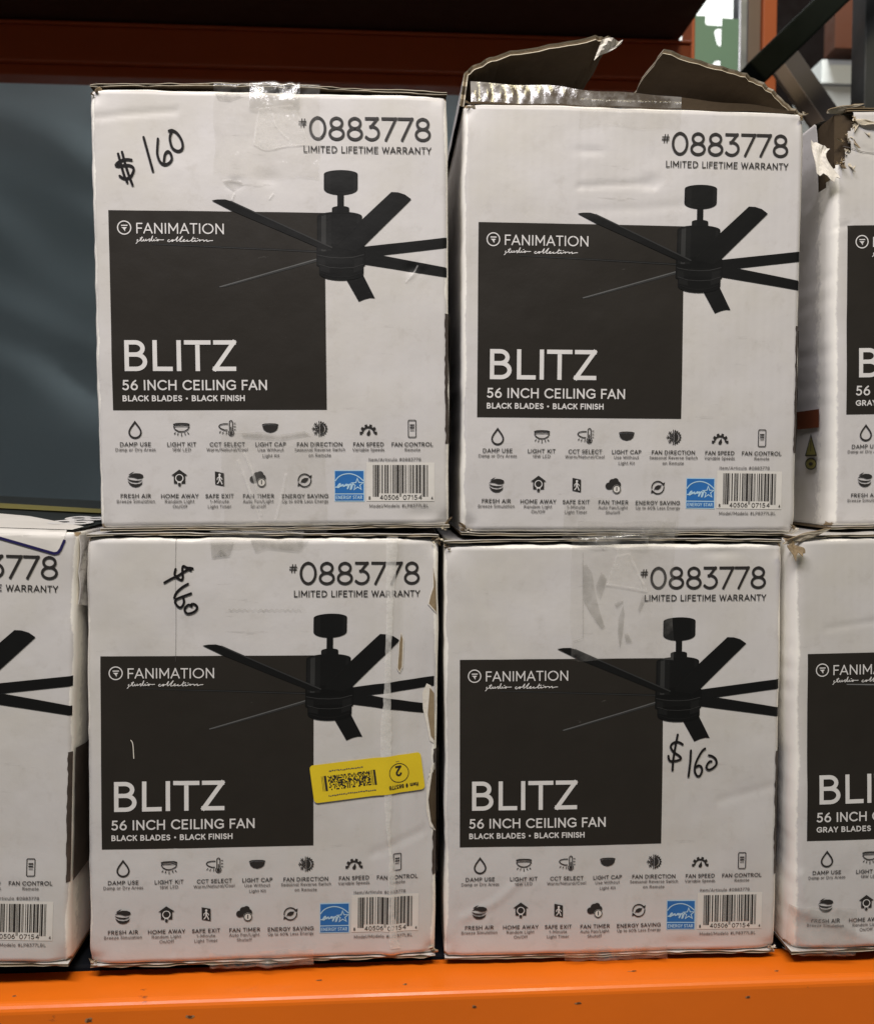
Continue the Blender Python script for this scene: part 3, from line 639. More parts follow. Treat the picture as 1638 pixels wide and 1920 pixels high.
# ------------------------------------------------------------------ carton builder
W, H, DEPTH = 0.2825, 0.348, 0.40
PL, PT = 0.0125, 0.0955                     # dark panel's corner from the face's left / top edge
GROUP = 'ceiling fan cartons stacked on the rack shelf'
class Carton: pass
def make_carton(label, x, z, y, yaw, roll, Hm=None, seed=1, r=(.003, .003, .003, .003), wear_glint=(1.35, 1.1, 1.2, 1.35), feats=(), hole=None, bulge=0.0015, h_extra=0.0, wl=0.0):
    b = Carton(); b.seed = seed; b.Hm = Hm; b.H = H + h_extra; b.zt = b.H - PT; b.xl = -W / 2 + PL - wl; b.left = -W / 2; b.hole = hole
    Rm = Matrix.Rotation(yaw, 3, 'Z') @ Matrix.Rotation(-roll, 3, 'Y')
    org = Vector((x, y, z)) - Rm @ Vector((b.xl, 0, b.zt))
    b.root = empty('fan_carton', org, (0, -roll, yaw)); tag(b.root, label, 'carton', GROUP)
    nx = int(round(W / .0025)) + 1; nz = int(round(b.H / .0025)) + 1
    b.xs = np.linspace(-W / 2, W / 2, nx); b.zs = np.linspace(0, b.H, nz); b.nx, b.nz = nx, nz
    X, Z = np.meshgrid(b.xs, b.zs)
    dl, dr, db, dt = X + W / 2, W / 2 - X, Z, b.H - Z
    Y = -bulge * np.sin(np.pi * (X + W / 2) / W) * np.sin(np.pi * Z / b.H) + .0009 * vnoise(X, Z, seed, 9) + .00050 * vnoise(X, Z, seed + 1, 28) + .00010 * vnoise(X, Z, seed + 2, 90)
    for d, rr in ((dl, r[0]), (dr, r[1]), (db, r[2]), (dt, r[3])):
        q = np.clip(rr - d, 0, rr); Y = Y + rr - np.sqrt(np.maximum(rr * rr - q * q, 0))
    for cx, cz in ((-1, 0), (1, 0), (-1, 1), (1, 1)):
        d2 = np.hypot(X - cx * W / 2, Z - cz * b.H); Y = Y + np.exp(-(d2 / .010) ** 2) * (.003 + .002 * vnoise(X, Z, seed + 7, 120))
    for f in feats: Y = Y + f(b, X, Z)
    e1 = .0006 * vnoise(Z, Z * 0, seed + 11, 26) + .0004 * vnoise(Z, Z * 0, seed + 12, 110); e2 = .0006 * vnoise(Z, Z * 0, seed + 13, 30)
    e3 = .0006 * vnoise(X, X * 0, seed + 14, 50); e4 = .0006 * vnoise(X, X * 0, seed + 15, 60)
    X2 = X + e1 * np.exp(-dl / .005) + e2 * np.exp(-dr / .005); Z2 = Z + e3 * np.exp(-db / .005) + e4 * np.exp(-dt / .005)
    b.Y = Y
    V = np.stack([X2, Y, Z2], -1).reshape(-1, 3).tolist()
    dmin = [dl, dr, db, dt]
    wr = np.zeros_like(X)
    for d, k in zip(dmin, wear_glint):
        wd = .0026 * k * (1 + (.7 if k < 2 else .22) * vnoise(X, Z, seed + 21, 45 if k < 2 else 22)); wr = np.maximum(wr, np.clip(1.15 - d / np.maximum(wd, 1e-4), 0, 1) * (k > 0))
    kf = np.zeros_like(X)
    for cx, cz in ((-1, 0), (1, 0), (-1, 1), (1, 1)):
        kf = np.maximum(kf, np.exp(-(np.hypot(X - cx * W / 2, Z - cz * b.H) / .006) ** 2) * .75)
    wr = wr.reshape(-1).tolist(); kf = kf.reshape(-1).tolist()
    F = []; ids = lambda i, j: i * nx + j
    def inside(px, pz):
        c = False; P = hole; n = len(P)
        for i in range(n):
            (x0, z0), (x1, z1) = P[i], P[i - 1]
            if (z0 > pz) != (z1 > pz) and px < (x1 - x0) * (pz - z0) / (z1 - z0) + x0: c = not c
        return c
    for i in range(nz - 1):
        for j in range(nx - 1):
            if hole and inside((b.xs[j] + b.xs[j + 1]) / 2, (b.zs[i] + b.zs[i + 1]) / 2): continue
            F += [(ids(i, j), ids(i, j + 1), ids(i + 1, j + 1)), (ids(i, j), ids(i + 1, j + 1), ids(i + 1, j))]
    per = [ids(0, j) for j in range(nx)] + [ids(i, nx - 1) for i in range(1, nz)] + [ids(nz - 1, j) for j in range(nx - 2, -1, -1)] + [ids(i, 0) for i in range(nz - 2, 0, -1)]
    prev = per; n = len(per); rs = random.Random(seed)
    for kk, yy in enumerate((.006, .02, .05, .10, .18, .28, DEPTH)):
        cur = []
        for q in per:
            v = V[q]; s = vnoise(v[2] + v[0], yy, seed + 31, 14) * .0006 * min(1, yy / .05)
            sx = math.copysign(1, v[0]) if abs(abs(v[0]) - W / 2) < .002 else 0
            cur.append(len(V)); V.append([v[0] + float(s) * sx, v[1] + yy, v[2]]); wr.append(.75 if kk == 0 else (.45 if kk == 1 else .0)); kf.append(0.25 if kk == 0 else 0.)
        for i in range(n):
            j = (i + 1) % n
            if hole and kk < 2:
                m = V[prev[i]]
                if abs(m[0] + W / 2) < .003 and m[2] > b.H - .052 - kk * .006 + .004 * float(vnoise(m[2], kk, 3, 90)): continue
                if abs(m[2] - b.H) < .002 and m[0] < -W / 2 + .03: continue
            F.append((prev[j], prev[i], cur[i], cur[j]))
        prev = cur
    F.append(tuple(prev))
    o = mesh_obj('carton_body', V, F, PAPER, parent=b.root)
    me = o.data; me.polygons.foreach_set('use_smooth', [True] * len(me.polygons))
    for nm, arr in (('wear_glint', wr), ('kraft', kf)):
        a = me.attributes.new(nm, 'FLOAT', 'POINT'); a.data.foreach_set('value', arr)
    b.body = o; return b
def surf(b, x, z):
    """front surface depth at local x, z on the same triangles as the mesh."""
    x = np.asarray(x, float); z = np.asarray(z, float)
    fx = np.clip((x - b.xs[0]) / (b.xs[1] - b.xs[0]), 0, b.nx - 1.001); fz = np.clip((z - b.zs[0]) / (b.zs[1] - b.zs[0]), 0, b.nz - 1.001)
    j = fx.astype(int); i = fz.astype(int); u = fx - j; v = fz - i
    y00 = b.Y[i, j]; y01 = b.Y[i, j + 1]; y10 = b.Y[i + 1, j]; y11 = b.Y[i + 1, j + 1]
    return np.where(u >= v, y00 + (y01 - y00) * u + (y11 - y01) * v, y00 + (y11 - y10) * u + (y10 - y00) * v)
def apply_art(b, k, name, parent=None):
    A = np.array(k.V); x = b.xl + A[:, 0]; z = b.zt - A[:, 1]
    y = surf(b, x, z) - A[:, 2]
    return mesh_obj(name, np.stack([x, y, z], -1).tolist(), k.F, k.mats, k.M, parent or b.root, smooth=True)
ARTS = {}
def print_carton(b, gray=False, right_side=True):
    if not ARTS:
        ARTS.update(panel=art_panel(), fan=art_fan(FAN), fang=art_fan(FANG), dark=art_dark_text(), white=art_title_text(), whiteg=art_title_text(True), brand=art_brand_text(), icons=art_icons(), badge=art_badge(), bar=art_barcode())
    pn = apply_art(b, ARTS['panel'], 'dark_panel')
    apply_art(b, ARTS['whiteg' if gray else 'white'], 'title_lettering', pn); apply_art(b, ARTS['brand'], 'brand_lettering', pn)
    apply_art(b, ARTS['fang' if gray else 'fan'], 'fan_picture')
    apply_art(b, ARTS['dark'], 'box_lettering')
    for ic in ARTS['icons']: apply_art(b, ic, 'feature_icon')
    apply_art(b, ARTS['badge'], 'energy_badge')
    lb = apply_art(b, ARTS['bar'][0], 'barcode_label'); apply_art(b, ARTS['bar'][1], 'barcode', lb)
    if right_side:
        xx = W / 2 + .0016; z0, z1 = b.zt - .186, b.zt - .080
        nzz = 24; zz = np.linspace(z0, z1, nzz); V = []; F = []
        for i, q in enumerate(zz):
            for yv in (.0045, .03, .10, .25): V.append((xx, yv + (.0012 * float(vnoise(q, 0, b.seed, 140)) if yv < .01 else 0), q + (.004 * float(vnoise(yv, q, b.seed, 90)) if i == nzz - 1 else 0)))
        for i in range(nzz - 1):
            for j in range(3): F.append((i * 4 + j, i * 4 + j + 1, i * 4 + j + 5, i * 4 + j + 4))
        mesh_obj('side_picture', V, F, INK_BROWN, parent=b.root); edge_print(b)
def edge_print(b):
    k = Ink(); a1 = W - PL - .0002 + (W / 2 + b.xl - PL) * 0; xr = W / 2 - b.xl; n = 60; L = []; Rr = []
    for i in range(n + 1):
        q = .080 + .106 * i / n; L.append((xr - .0030 - .0007 * float(vnoise(q, 3, b.seed, 260)), q)); Rr.append((xr - .00005, q))
    for i in range(n): k.poly([L[i], Rr[i], Rr[i + 1], L[i + 1]], .0005, INK_BROWN)
    return apply_art(b, k.fine(), 'edge_print')
def loc(b, px, py):
    a, c = hom(b.Hm, (px, py)); return a, c
def mark(b, name, strokes, w, mat=None, cap='round', smooth=True, off=0.0008):
    k = Ink()
    for s in strokes:
        k.ribbon([loc(b, *p) for p in (smooth_path(s) if smooth and len(s) > 2 else s)], w, off, mat or INK_MARK, cap)
    return apply_art(b, k.fine(), name)
def patch(b, name, pts, mat, off=0.0005, rim=None):
    k = Ink(); k.poly([loc(b, *p) for p in pts], off, mat)
    if rim: k.ribbon([loc(b, *p) for p in pts], rim, off + .0003, TORN, 'butt', closed=True)
    return apply_art(b, k.fine(), name)
def slab(b, name, zf, th, x0=-W / 2, x1=W / 2, y0=.001, depth=.37, seed=3, jag=.0012, mats=None):
    """a corrugated flap seen edge-on: liner, flutes, liner along its front edge."""
    n = 90; V = []; F = []; M = []
    for i in range(n):
        x = x0 + (x1 - x0) * i / (n - 1); z = zf((x - x0) / (x1 - x0)) + .0004 * float(vnoise(x, 0, seed, 70))
        j = [jag * float(vnoise(x, q, seed + 1, 110)) for q in (0, .3, .6)]
        t = th * (1 + .25 * float(vnoise(x, 5, seed, 60)))
        V += [(x, y0 + j[0], z), (x, y0 + j[0] * .8, z + t * .22), (x, y0 + .0012 + j[1], z + t * .26), (x, y0 + .0012 + j[1], z + t * .74), (x, y0 + j[2], z + t * .78), (x, y0 + j[2], z + t), (x, y0 + depth, z + t), (x, y0 + depth, z)]
    for i in range(n - 1):
        for q in range(8):
            F.append((i * 8 + q, i * 8 + (q + 1) % 8, i * 8 + 8 + (q + 1) % 8, i * 8 + 8 + q)); M.append((0, 1, 1, 1, 0, 2, 3, 3)[q])
    F += [tuple(range(8)), tuple(range((n - 1) * 8, n * 8))]; M += [1, 1]
    return mesh_obj(name, V, F, mats or [LINER, FLUTE, PAPER, KRAFT_DARK], M, b.root)
def tape(b, ptsl, mat=None, over=0.0, under=0.0, wr=.0006, seed=5, name='packing_tape', off=.0009):
    """clear tape on the face: ptsl = (x left, x right, y top, y bottom) of the face sheet, optionally folded over the top / under the bottom edge."""
    xa, xb, ya, yb = ptsl
    a0, _ = loc(b, xa, (ya + yb) / 2); a1, _ = loc(b, xb, (ya + yb) / 2); _, b0 = loc(b, (xa + xb) / 2, ya); _, b1 = loc(b, (xa + xb) / 2, yb)
    X0, X1 = b.xl + a0, b.xl + a1; Z1, Z0 = b.zt - b0, b.zt - b1
    if over: Z1 = b.H + over
    if under: Z0 = -under
    nx = max(8, int((X1 - X0) / .002)); nz = max(8, int((Z1 - Z0) / .002)); V = []; F = []
    for i in range(nz + 1):
        for j in range(nx + 1):
            x = X0 + (X1 - X0) * j / nx; z = Z0 + (Z1 - Z0) * i / nz
            if i == 0: z += .002 * float(vnoise(x, 1, seed, 60))
            if i == nz: z += .002 * float(vnoise(x, 2, seed, 60))
            if j in (0, nx): x += .0012 * float(vnoise(z, 2, seed, 50))
            wn = wr * (abs(float(vnoise(x * 1.6, z, seed, 55))) + .5 * abs(float(vnoise(x, z, seed + 1, 120))))
            if z > b.H - .001:
                t = z - b.H; yy = float(surf(b, x, b.H - .003)) - off - wn + max(0, t - .005); zz = b.H + min(max(t, 0), .005) + .0007 + wn
            elif z < .001:
                t = -z; yy = float(surf(b, x, .003)) - off - wn + max(0, t - .004); zz = -min(max(t, 0), .0045) - .0006
            else: yy = float(surf(b, x, z)) - off - wn; zz = z
            V.append((x, yy, zz))
    for i in range(nz):
        for j in range(nx): F.append((i * (nx + 1) + j, i * (nx + 1) + j + 1, (i + 1) * (nx + 1) + j + 1, (i + 1) * (nx + 1) + j))
    return mesh_obj(name, V, F, mat or TAPE, parent=b.root, smooth=True)
def sheet3(name, V2, parent, mats, thick=0.0006, double=None):
    """curled scrap: grid of points (rows x cols) with thickness."""
    A = np.array(V2); r_, c_ = A.shape[:2]; V = A.reshape(-1, 3).tolist(); F = []; M = []
    nrm = np.cross(A[-1, 0] - A[0, 0], A[0, -1] - A[0, 0]); nrm = nrm / (np.linalg.norm(nrm) + 1e-9) * thick
    k = len(V); V += (A + nrm).reshape(-1, 3).tolist(); q = lambda i, j: i * c_ + j
    for i in range(r_ - 1):
        for j in range(c_ - 1):
            F.append((q(i, j), q(i, j + 1), q(i + 1, j + 1), q(i + 1, j))); M.append(0)
            F.append((k + q(i, j), k + q(i + 1, j), k + q(i + 1, j + 1), k + q(i, j + 1))); M.append(min(1, len(mats) - 1))
    rim = [q(0, j) for j in range(c_)] + [q(i, c_ - 1) for i in range(1, r_)] + [q(r_ - 1, j) for j in range(c_ - 2, -1, -1)] + [q(i, 0) for i in range(r_ - 2, 0, -1)]
    for i in range(len(rim)):
        a, c = rim[i], rim[(i + 1) % len(rim)]; F.append((a, c, k + c, k + a)); M.append(len(mats) - 1)
    return mesh_obj(name, V, F, mats, M, parent)
def scrap(name, p0, du, dv, curl, mats, seed, nu=9, nv=6, jag=.25):
    rs = np.random.RandomState(seed); p0, du, dv = map(np.array, (p0, du, dv)); n_ = np.cross(du, dv); n_ = n_ / np.linalg.norm(n_); rows = []
    jr = 1 + jag * (rs.rand(nv) - .5) * 2; j0 = jag * (rs.rand(nv) - .5)
    for i in range(nu):
        u = i / (nu - 1); rows.append([tuple(p0 + du * (j0[j] + u * (jr[j] - j0[j])) + dv * (j / (nv - 1)) * (1 + .3 * math.sin(5 * u + seed)) + n_ * curl * (u * u + .35 * math.sin(7 * u + j * 1.3 + seed))) for j in range(nv)])
    return sheet3(name, rows, b.root, mats, .0007)
def corner_bits(b, cx, cz, n, seed):
    rs = random.Random(seed)
    for i in range(n):
        sx = -1 if cx < 0 else 1; sz = -1 if cz == 0 else 1
        scrap('torn_scrap', (cx * W / 2 - sx * rs.uniform(0, .006), rs.uniform(.0005, .003), cz * b.H - sz * rs.uniform(-.001, .004)), (sx * rs.uniform(-.003, .004), rs.uniform(-.003, -.0005), sz * rs.uniform(-.004, .002)), (rs.uniform(.001, .003), rs.uniform(0, .002), rs.uniform(-.003, .001)), rs.uniform(.0005, .0015), rs.choice([[LINER, KRAFT], [TORN, LINER], [KRAFT, KRAFT_DARK]]), seed * 10 + i, 5, 4, .5)
# surface features
def crease(pts, amp, wid, side=0):
    def f(b, X, Z):
        out = np.zeros_like(X); P = [loc(b, *p) for p in pts]; P = [(b.xl + a, b.zt - c) for a, c in P]
        best = np.full(X.shape, 9.0)
        for (x0, z0), (x1, z1) in zip(P[:-1], P[1:]):
            L2 = (x1 - x0) ** 2 + (z1 - z0) ** 2; t = np.clip(((X - x0) * (x1 - x0) + (Z - z0) * (z1 - z0)) / L2, 0, 1)
            best = np.minimum(best, np.hypot(X - x0 - t * (x1 - x0), Z - z0 - t * (z1 - z0)))
        return amp * np.maximum(0, 1 - best / wid)
    return f
def dent(px, py, rx, rz, amp):
    def f(b, X, Z):
        a, c = loc(b, px, py); return amp * np.exp(-((X - b.xl - a) / rx) ** 2 - ((Z - b.zt + c) / rz) ** 2)
    return f

# ------------------------------------------------------------------ the rack
prof = [(-1.4, .012, -.418), (-1.4, -.029, -.418)] + [(-1.4, -.029 - .007 * math.sin(R(t)), -.425 + .007 * math.cos(R(t))) for t in (18, 36, 54, 72)] + [(-1.4, -.036, -.425), (-1.4, -.036, -.56), (-1.4, .012, -.56)]
fb = prism('rack_beam', prof, (2.9, 0, 0), ORANGE)
tag(fb, 'scuffed bright orange steel beam across the front of the shelf under the lower boxes', 'rack beam')
def chip(px, top, w, h, seed):
    rs = random.Random(seed); n = 11
    for k_, (sc, mt, o_) in enumerate(((1.0, CHIP_PALE, .0003), (.62, CHIP_DARK, .0006))):
        pts = []
        for i in range(n):
            t = 2 * math.pi * i / n; rr_ = sc * (1 + rs.uniform(-.45, .35)); pts.append((px + w * rr_ * math.cos(t) + k_ * w * .2, h * rr_ * math.sin(t)))
        if top: V = [(x, -.020 + top + z, -.418 + o_) for x, z in pts]
        else: V = [(x, -.036 - o_, -.431 + z) for x, z in pts]
        mesh_obj('paint_chip', V, [tuple(range(n)) if top else tuple(range(n))], mt, parent=fb)
for a_ in ((-.228, 0, .0030, .0022, 1), (-.150, 0, .0030, .0016, 2), (.075, .0, .0022, .0012, 3), (.160, 0, .0030, .0011, 4), (-.40, 0, .0016, .0016, 5), (.30, 0, .0020, .0012, 6)): chip(*a_)
for a_ in ((-.05, .006, .0035, .0009, 7), (.02, -.004, .0018, .0012, 8), (.21, .004, .0040, .0008, 9), (.33, -.003, .0016, .0010, 10), (-.29, -.002, .0020, .0008, 11)): chip(*a_)
dk = boxp('shelf_deck', -1.3, 1.3, .016, 1.0, -.447, -.4155, DECKM)
tag(dk, 'dark steel deck behind the orange beam, carrying the lower row of boxes', 'shelf deck')
ub = empty('rack_beam', (-.5, 1.02, .7546)); tag(ub, 'orange beam, shade put into its red brown paint, crossing behind and above the boxes', 'rack beam')
boxp('beam_face', -1.4, 1.101, 0, .05, 0, .066, SHADED_ORANGE, ub, .003)
boxp('beam_lip', -1.4, 1.101, .012, .055, -.0205, -.001, SHADED_ORANGE, ub, .002)
boxp('top_flange', -1.4, 1.101, -.004, .05, .0665, .072, SHADED_ORANGE, ub, .001)
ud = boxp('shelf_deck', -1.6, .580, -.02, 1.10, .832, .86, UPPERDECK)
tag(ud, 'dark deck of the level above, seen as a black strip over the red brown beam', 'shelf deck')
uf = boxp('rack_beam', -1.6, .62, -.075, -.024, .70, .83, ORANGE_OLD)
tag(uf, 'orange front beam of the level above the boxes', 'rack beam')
# blue grey sheeting hanging behind the boxes
V = []; F = []; nx, nz = 90, 60
for i in range(nz + 1):
    for j in range(nx + 1):
        x = -1.9 + 2.47 * j / nx; z = -.5 + 1.28 * i / nz
        y = 1.17 + .022 * float(vnoise(x + z * .7, z * .5, 5, 3)) + .010 * float(vnoise(x + z, z, 6, 9))
        V.append((x, y, z))
for i in range(nz):
    for j in range(nx): F.append((i * (nx + 1) + j, i * (nx + 1) + j + 1, (i + 1) * (nx + 1) + j + 1, (i + 1) * (nx + 1) + j))
sh = mesh_obj('plastic_sheet', V, F, SHEET, smooth=True)
tag(sh, 'dim blue grey plastic sheeting hanging at the back of the shelf', 'sheeting')

# green upright with teardrop slots, steel flange and orange column
up = empty('rack_upright', (.74, 1.12, -.45)); tag(up, 'green slotted rack post with a notched top beside a shiny steel edge', 'rack post')
def plate(name, outer, holes, y, th, mat, parent):
    bm = bmesh.new()
    for loop in [outer] + holes:
        vs = [bm.verts.new((p[0], y, p[1])) for p in loop]
        for i in range(len(vs)): bm.edges.new((vs[i], vs[(i + 1) % len(vs)]))
    bmesh.ops.triangle_fill(bm, use_beauty=True, use_dissolve=False, edges=bm.edges[:])
    r_ = bmesh.ops.extrude_face_region(bm, geom=bm.faces[:])
    for v in r_['geom']:
        if isinstance(v, bmesh.types.BMVert): v.co.y += th
    bmesh.ops.recalc_face_normals(bm, faces=bm.faces)
    me = bpy.data.meshes.new(name); bm.to_mesh(me); bm.free(); me.materials.append(mat)
    o = bpy.data.objects.new(name, me); COL.objects.link(o); o.parent = parent; return o
ox, oz = .74, -.45
def W12(px, py): return (.6362 + (px - 1298) * .001113 - ox, .9554 - py * .001064 - oz)
outer = [W12(*p) for p in ((1303, 29), (1322, 29), (1322, 42), (1325, 46), (1354, 47), (1354, 32), (1385, 33))] + [W12(1385, 230), W12(1303, 230)]
holes = [[W12(*p) for p in ((1347, 51), (1353, 51), (1353, 83), (1349, 85), (1345, 82), (1341, 68), (1339, 59), (1342, 53))],
         [W12(*p) for p in ((1346, 111), (1352, 111), (1352, 143), (1348, 145), (1344, 142), (1340, 128), (1337, 119), (1341, 113))]]
plate('slotted_face', outer, holes, 0, .003, GREEN, up)
boxp('side_flange', W12(1386, 0)[0], W12(1404.5, 0)[0], .004, .04, 1.10, 1.62, STEEL, up, .004)
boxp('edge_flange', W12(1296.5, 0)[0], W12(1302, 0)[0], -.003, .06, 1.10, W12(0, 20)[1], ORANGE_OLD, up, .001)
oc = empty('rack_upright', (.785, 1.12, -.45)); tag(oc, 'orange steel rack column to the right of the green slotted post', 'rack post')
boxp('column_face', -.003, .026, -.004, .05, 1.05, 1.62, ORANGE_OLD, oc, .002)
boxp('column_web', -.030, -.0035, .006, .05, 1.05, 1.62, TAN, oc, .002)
# braces
def bar(name, p0, p1, w, d, mat, parent=None, bevel=.004):
    p0, p1 = Vector(p0), Vector(p1); ax = (p1 - p0).normalized(); up_ = Vector((0, 1, 0)); s = ax.cross(up_).normalized()
    c = [p0 + s * w / 2 - up_ * d / 2, p0 - s * w / 2 - up_ * d / 2, p0 - s * w / 2 + up_ * d / 2, p0 + s * w / 2 + up_ * d / 2]
    return prism(name, c, p1 - p0, mat, parent, bevel)
br = bar('diagonal_brace', (.6315, .8, .667), (.905, .8, .933), .043, .043, DARKGREEN); tag(br, 'thick dark green diagonal tube rising to the right in front of the orange column', 'brace')
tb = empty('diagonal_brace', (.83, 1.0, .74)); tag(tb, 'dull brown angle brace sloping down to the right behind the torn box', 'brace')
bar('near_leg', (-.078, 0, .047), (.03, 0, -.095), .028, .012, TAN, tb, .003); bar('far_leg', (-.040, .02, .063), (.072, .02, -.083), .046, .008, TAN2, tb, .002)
dp = boxp('rack_upright', .882, .93, .9, .95, .60, 1.0, DARKPOST); tag(dp, 'dark grey post at the right edge of the view', 'rack post')
fbm = boxp('rack_beam', 1.40, 1.85, 2.05, 2.12, 1.30, 1.55, DULLBEAM); tag(fbm, 'far orange brown beam above the white carton', 'rack beam')
wc = boxp('white_carton', 1.385, 1.62, 2.10, 2.3, 1.215, 1.288, WHITEWALL); tag(wc, 'bright white carton in the next aisle seen beside the dark post', 'carton')
gc = boxp('shaded_carton', 1.385, 1.64, 2.11, 2.3, 1.0, 1.213, SHADECARD); tag(gc, 'shaded lower part of the white carton, its shade put into the grey', 'carton')  # lower part of the white carton, shade painted as grey
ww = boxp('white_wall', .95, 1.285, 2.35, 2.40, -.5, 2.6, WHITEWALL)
bw = boxp('added_dark_wall', -2.5, 3.5, 2.9, 2.95, -1.5, 4.0, NEARBLACK); tag(bw, 'dark wall added behind the racks, black between the orange column and white carton', 'wall'); tag(ww, 'white wall of the next aisle glimpsed through the slots of the green post', 'wall')
fl = boxp('floor', -6, 6, -5, 6, -1.6, -1.5, FLOORM, None, 0); fl['kind'] = 'structure'

# ------------------------------------------------------------------ the cartons
HR = [0.000418948, 2.88405e-06, -0.376846, -8.69061e-06, 0.000411578, -0.163758, -3.28702e-05, -2.53664e-05, 1.0]
HBL = [0.000402292, -3.35947e-06, -0.0718039, 2.93905e-06, 0.000415833, -0.512294, -4.20442e-05, -2.51818e-05, 1.0]
HBR = [0.000420279, 2.40376e-07, -0.362531, 4.01184e-06, 0.000423016, -0.526746, -2.39635e-05, -2.55455e-05, 1.0]
HLL = [0.000389682, 6.84038e-07, 0.205334, -9.37085e-06, 0.000411512, -0.502393, -3.45751e-05, -2.53321e-05, 1.0]
HTR = [0.000431713, 1.71551e-06, -0.686156, 2.47731e-07, 0.000413347, -0.175234, -3.45751e-05, -2.53321e-05, 1.0]
HRR = [0.000417508, 1.99548e-06, -0.634171, 1.11996e-05, 0.000409685, -0.519236, -3.45751e-05, -2.53321e-05, 1.0]
c1 = lambda ox, oy, s, pts: [(ox + x * s, oy + y * s) for x, y in pts]

# upper left
b = make_carton('white fan carton with $160 slanted across its top left, upper box beside the dark sheeting', -.2143, .2058, .0021, .0073, .0077, HT, 10,
    feats=(crease([(172, 222), (240, 214), (330, 208)], .0008, .004), dent(440, 345, .006, .004, .0012), dent(505, 335, .008, .005, .0008), dent(775, 505, .007, .004, .0010), dent(790, 965, .012, .006, .0014), crease([(770, 520), (792, 498)], -.0008, .003)))
print_carton(b)
slab(b, 'top_flap', lambda t: H + .0010 + .0030 * math.sin(math.pi * min(1, t * 1.1)), .0021, seed=101)
slab(b, 'bottom_flap', lambda t: -.0030 + .0004 * math.sin(9 * t), .0021, seed=102)
tape(b, (402, 600, 168, 332), TAPE, over=.03, wr=.0007, seed=51); tape(b, (468, 562, 168, 208), TAPE_SHINY, over=.02, wr=.0016, seed=52, off=.0018)
g = lambda o, q: [(150 + x * .43956, o + y * .43956) for x, y in q]
film = lambda name, strokes, w, mat=None: mark(b, name, strokes, w, mat or SOFT, 'butt', off=.0011)
patch(b, 'tape_fold', g(130, [(765, 165), (905, 150), (940, 215), (975, 320), (800, 340), (742, 322), (755, 250)]), SOFT, .0010)
film('tape_wrinkle', [g(130, [(742, 322), (800, 343), (880, 328), (975, 322)]), g(130, [(765, 170), (752, 250), (742, 322)]), g(130, [(820, 190), (840, 250), (890, 300)])], .0011)
for q in ([(610, 478), (640, 474), (690, 480)], [(650, 560), (660, 530)], [(808, 556), (826, 530)], [(1440, 838), (1422, 870), (1388, 908)]): film('scuff_and_glint', [g(130, q)], .0012)  # pale strokes: painted glints beside a dent, the last one a scuff
patch(b, 'adhesive_and_shade_mark', g(130, [(576, 105), (650, 100), (700, 112), (640, 135), (590, 130)]), RESIDUE_SHADE, .0010); patch(b, 'adhesive_and_shade_mark', g(130, [(612, 482), (660, 472), (700, 492), (655, 520), (625, 498)]), RESIDUE_SHADE, .0010)  # second patch paints the shading of the dent
film('tape_wrinkle', [g(580, [(675, 640), (720, 760), (770, 900)]), g(580, [(700, 610), (745, 720), (775, 880)]), g(580, [(880, 700), (860, 800), (835, 900)])], .0022)
patch(b, 'adhesive_and_shade_mark', g(580, [(690, 530), (760, 522), (850, 535), (960, 520), (985, 535), (860, 556), (700, 545)]), RESIDUE_SHADE, .0012)
tape(b, (418, 612, 812, 990), TAPE, under=.02, wr=.0006, seed=53)
mark(b, 'price_mark', [c1(200, 230, .09768, p) for p in ([(490, 725), (420, 715), (330, 725), (240, 770), (190, 825), (240, 845), (340, 830), (450, 830), (520, 870), (530, 930), (480, 1040), (410, 1080), (330, 1075), (265, 1035)],
     [(235, 610), (290, 810), (350, 1020), (410, 1155)], [(310, 575), (370, 800), (430, 990), (510, 1205)], [(720, 290), (800, 580), (900, 940)],
     [(995, 320), (985, 480), (985, 620), (1030, 750), (1110, 810), (1200, 790), (1260, 710), (1240, 610), (1185, 560), (1130, 620), (1110, 760)],
     [(1205, 165), (1270, 155), (1360, 210), (1440, 330), (1470, 450), (1440, 530), (1360, 550), (1270, 490), (1230, 370), (1225, 270), (1255, 185)])], 4.6 * PX)

corner_bits(b, -1, 1, 5, 12); corner_bits(b, 1, 0, 2, 13)
# upper right (open flaps)
b = make_carton('open white fan carton in the upper row, brown top flaps torn up, no price written', .0806, .2017, .0020, -.0032, -.0037, HR, 20, wear_glint=(1.6, .8, 1, 1),
    feats=(crease([(1085, 350), (1200, 345), (1225, 352)], .0009, .004), crease([(1090, 395), (1200, 392), (1280, 385)], .0005, .006), dent(1220, 340, .008, .005, .0012), dent(875, 985, .006, .006, .002), dent(1105, 284, .012, .003, .0008), crease([(1090, 215), (1088, 350)], .0003, .003)))
print_carton(b)
tape(b, (1085, 1275, 185, 240), TAPE, over=.01, wr=.0005, seed=61); tape(b, (1055, 1270, 935, 996), TAPE, under=.02, wr=.0008, seed=62); tape(b, (1080, 1262, 978, 996), TAPE_SHINY, under=.01, wr=.0026, seed=82, off=.0016)
slab(b, 'bottom_flap', lambda t: -.0031 - .0004 * math.sin(7 * t), .0021, seed=103)
corner_bits(b, -1, 0, 5, 6); corner_bits(b, 1, 1, 4, 7); corner_bits(b, 1, 0, 3, 8); corner_bits(b, -1, 1, 3, 9)
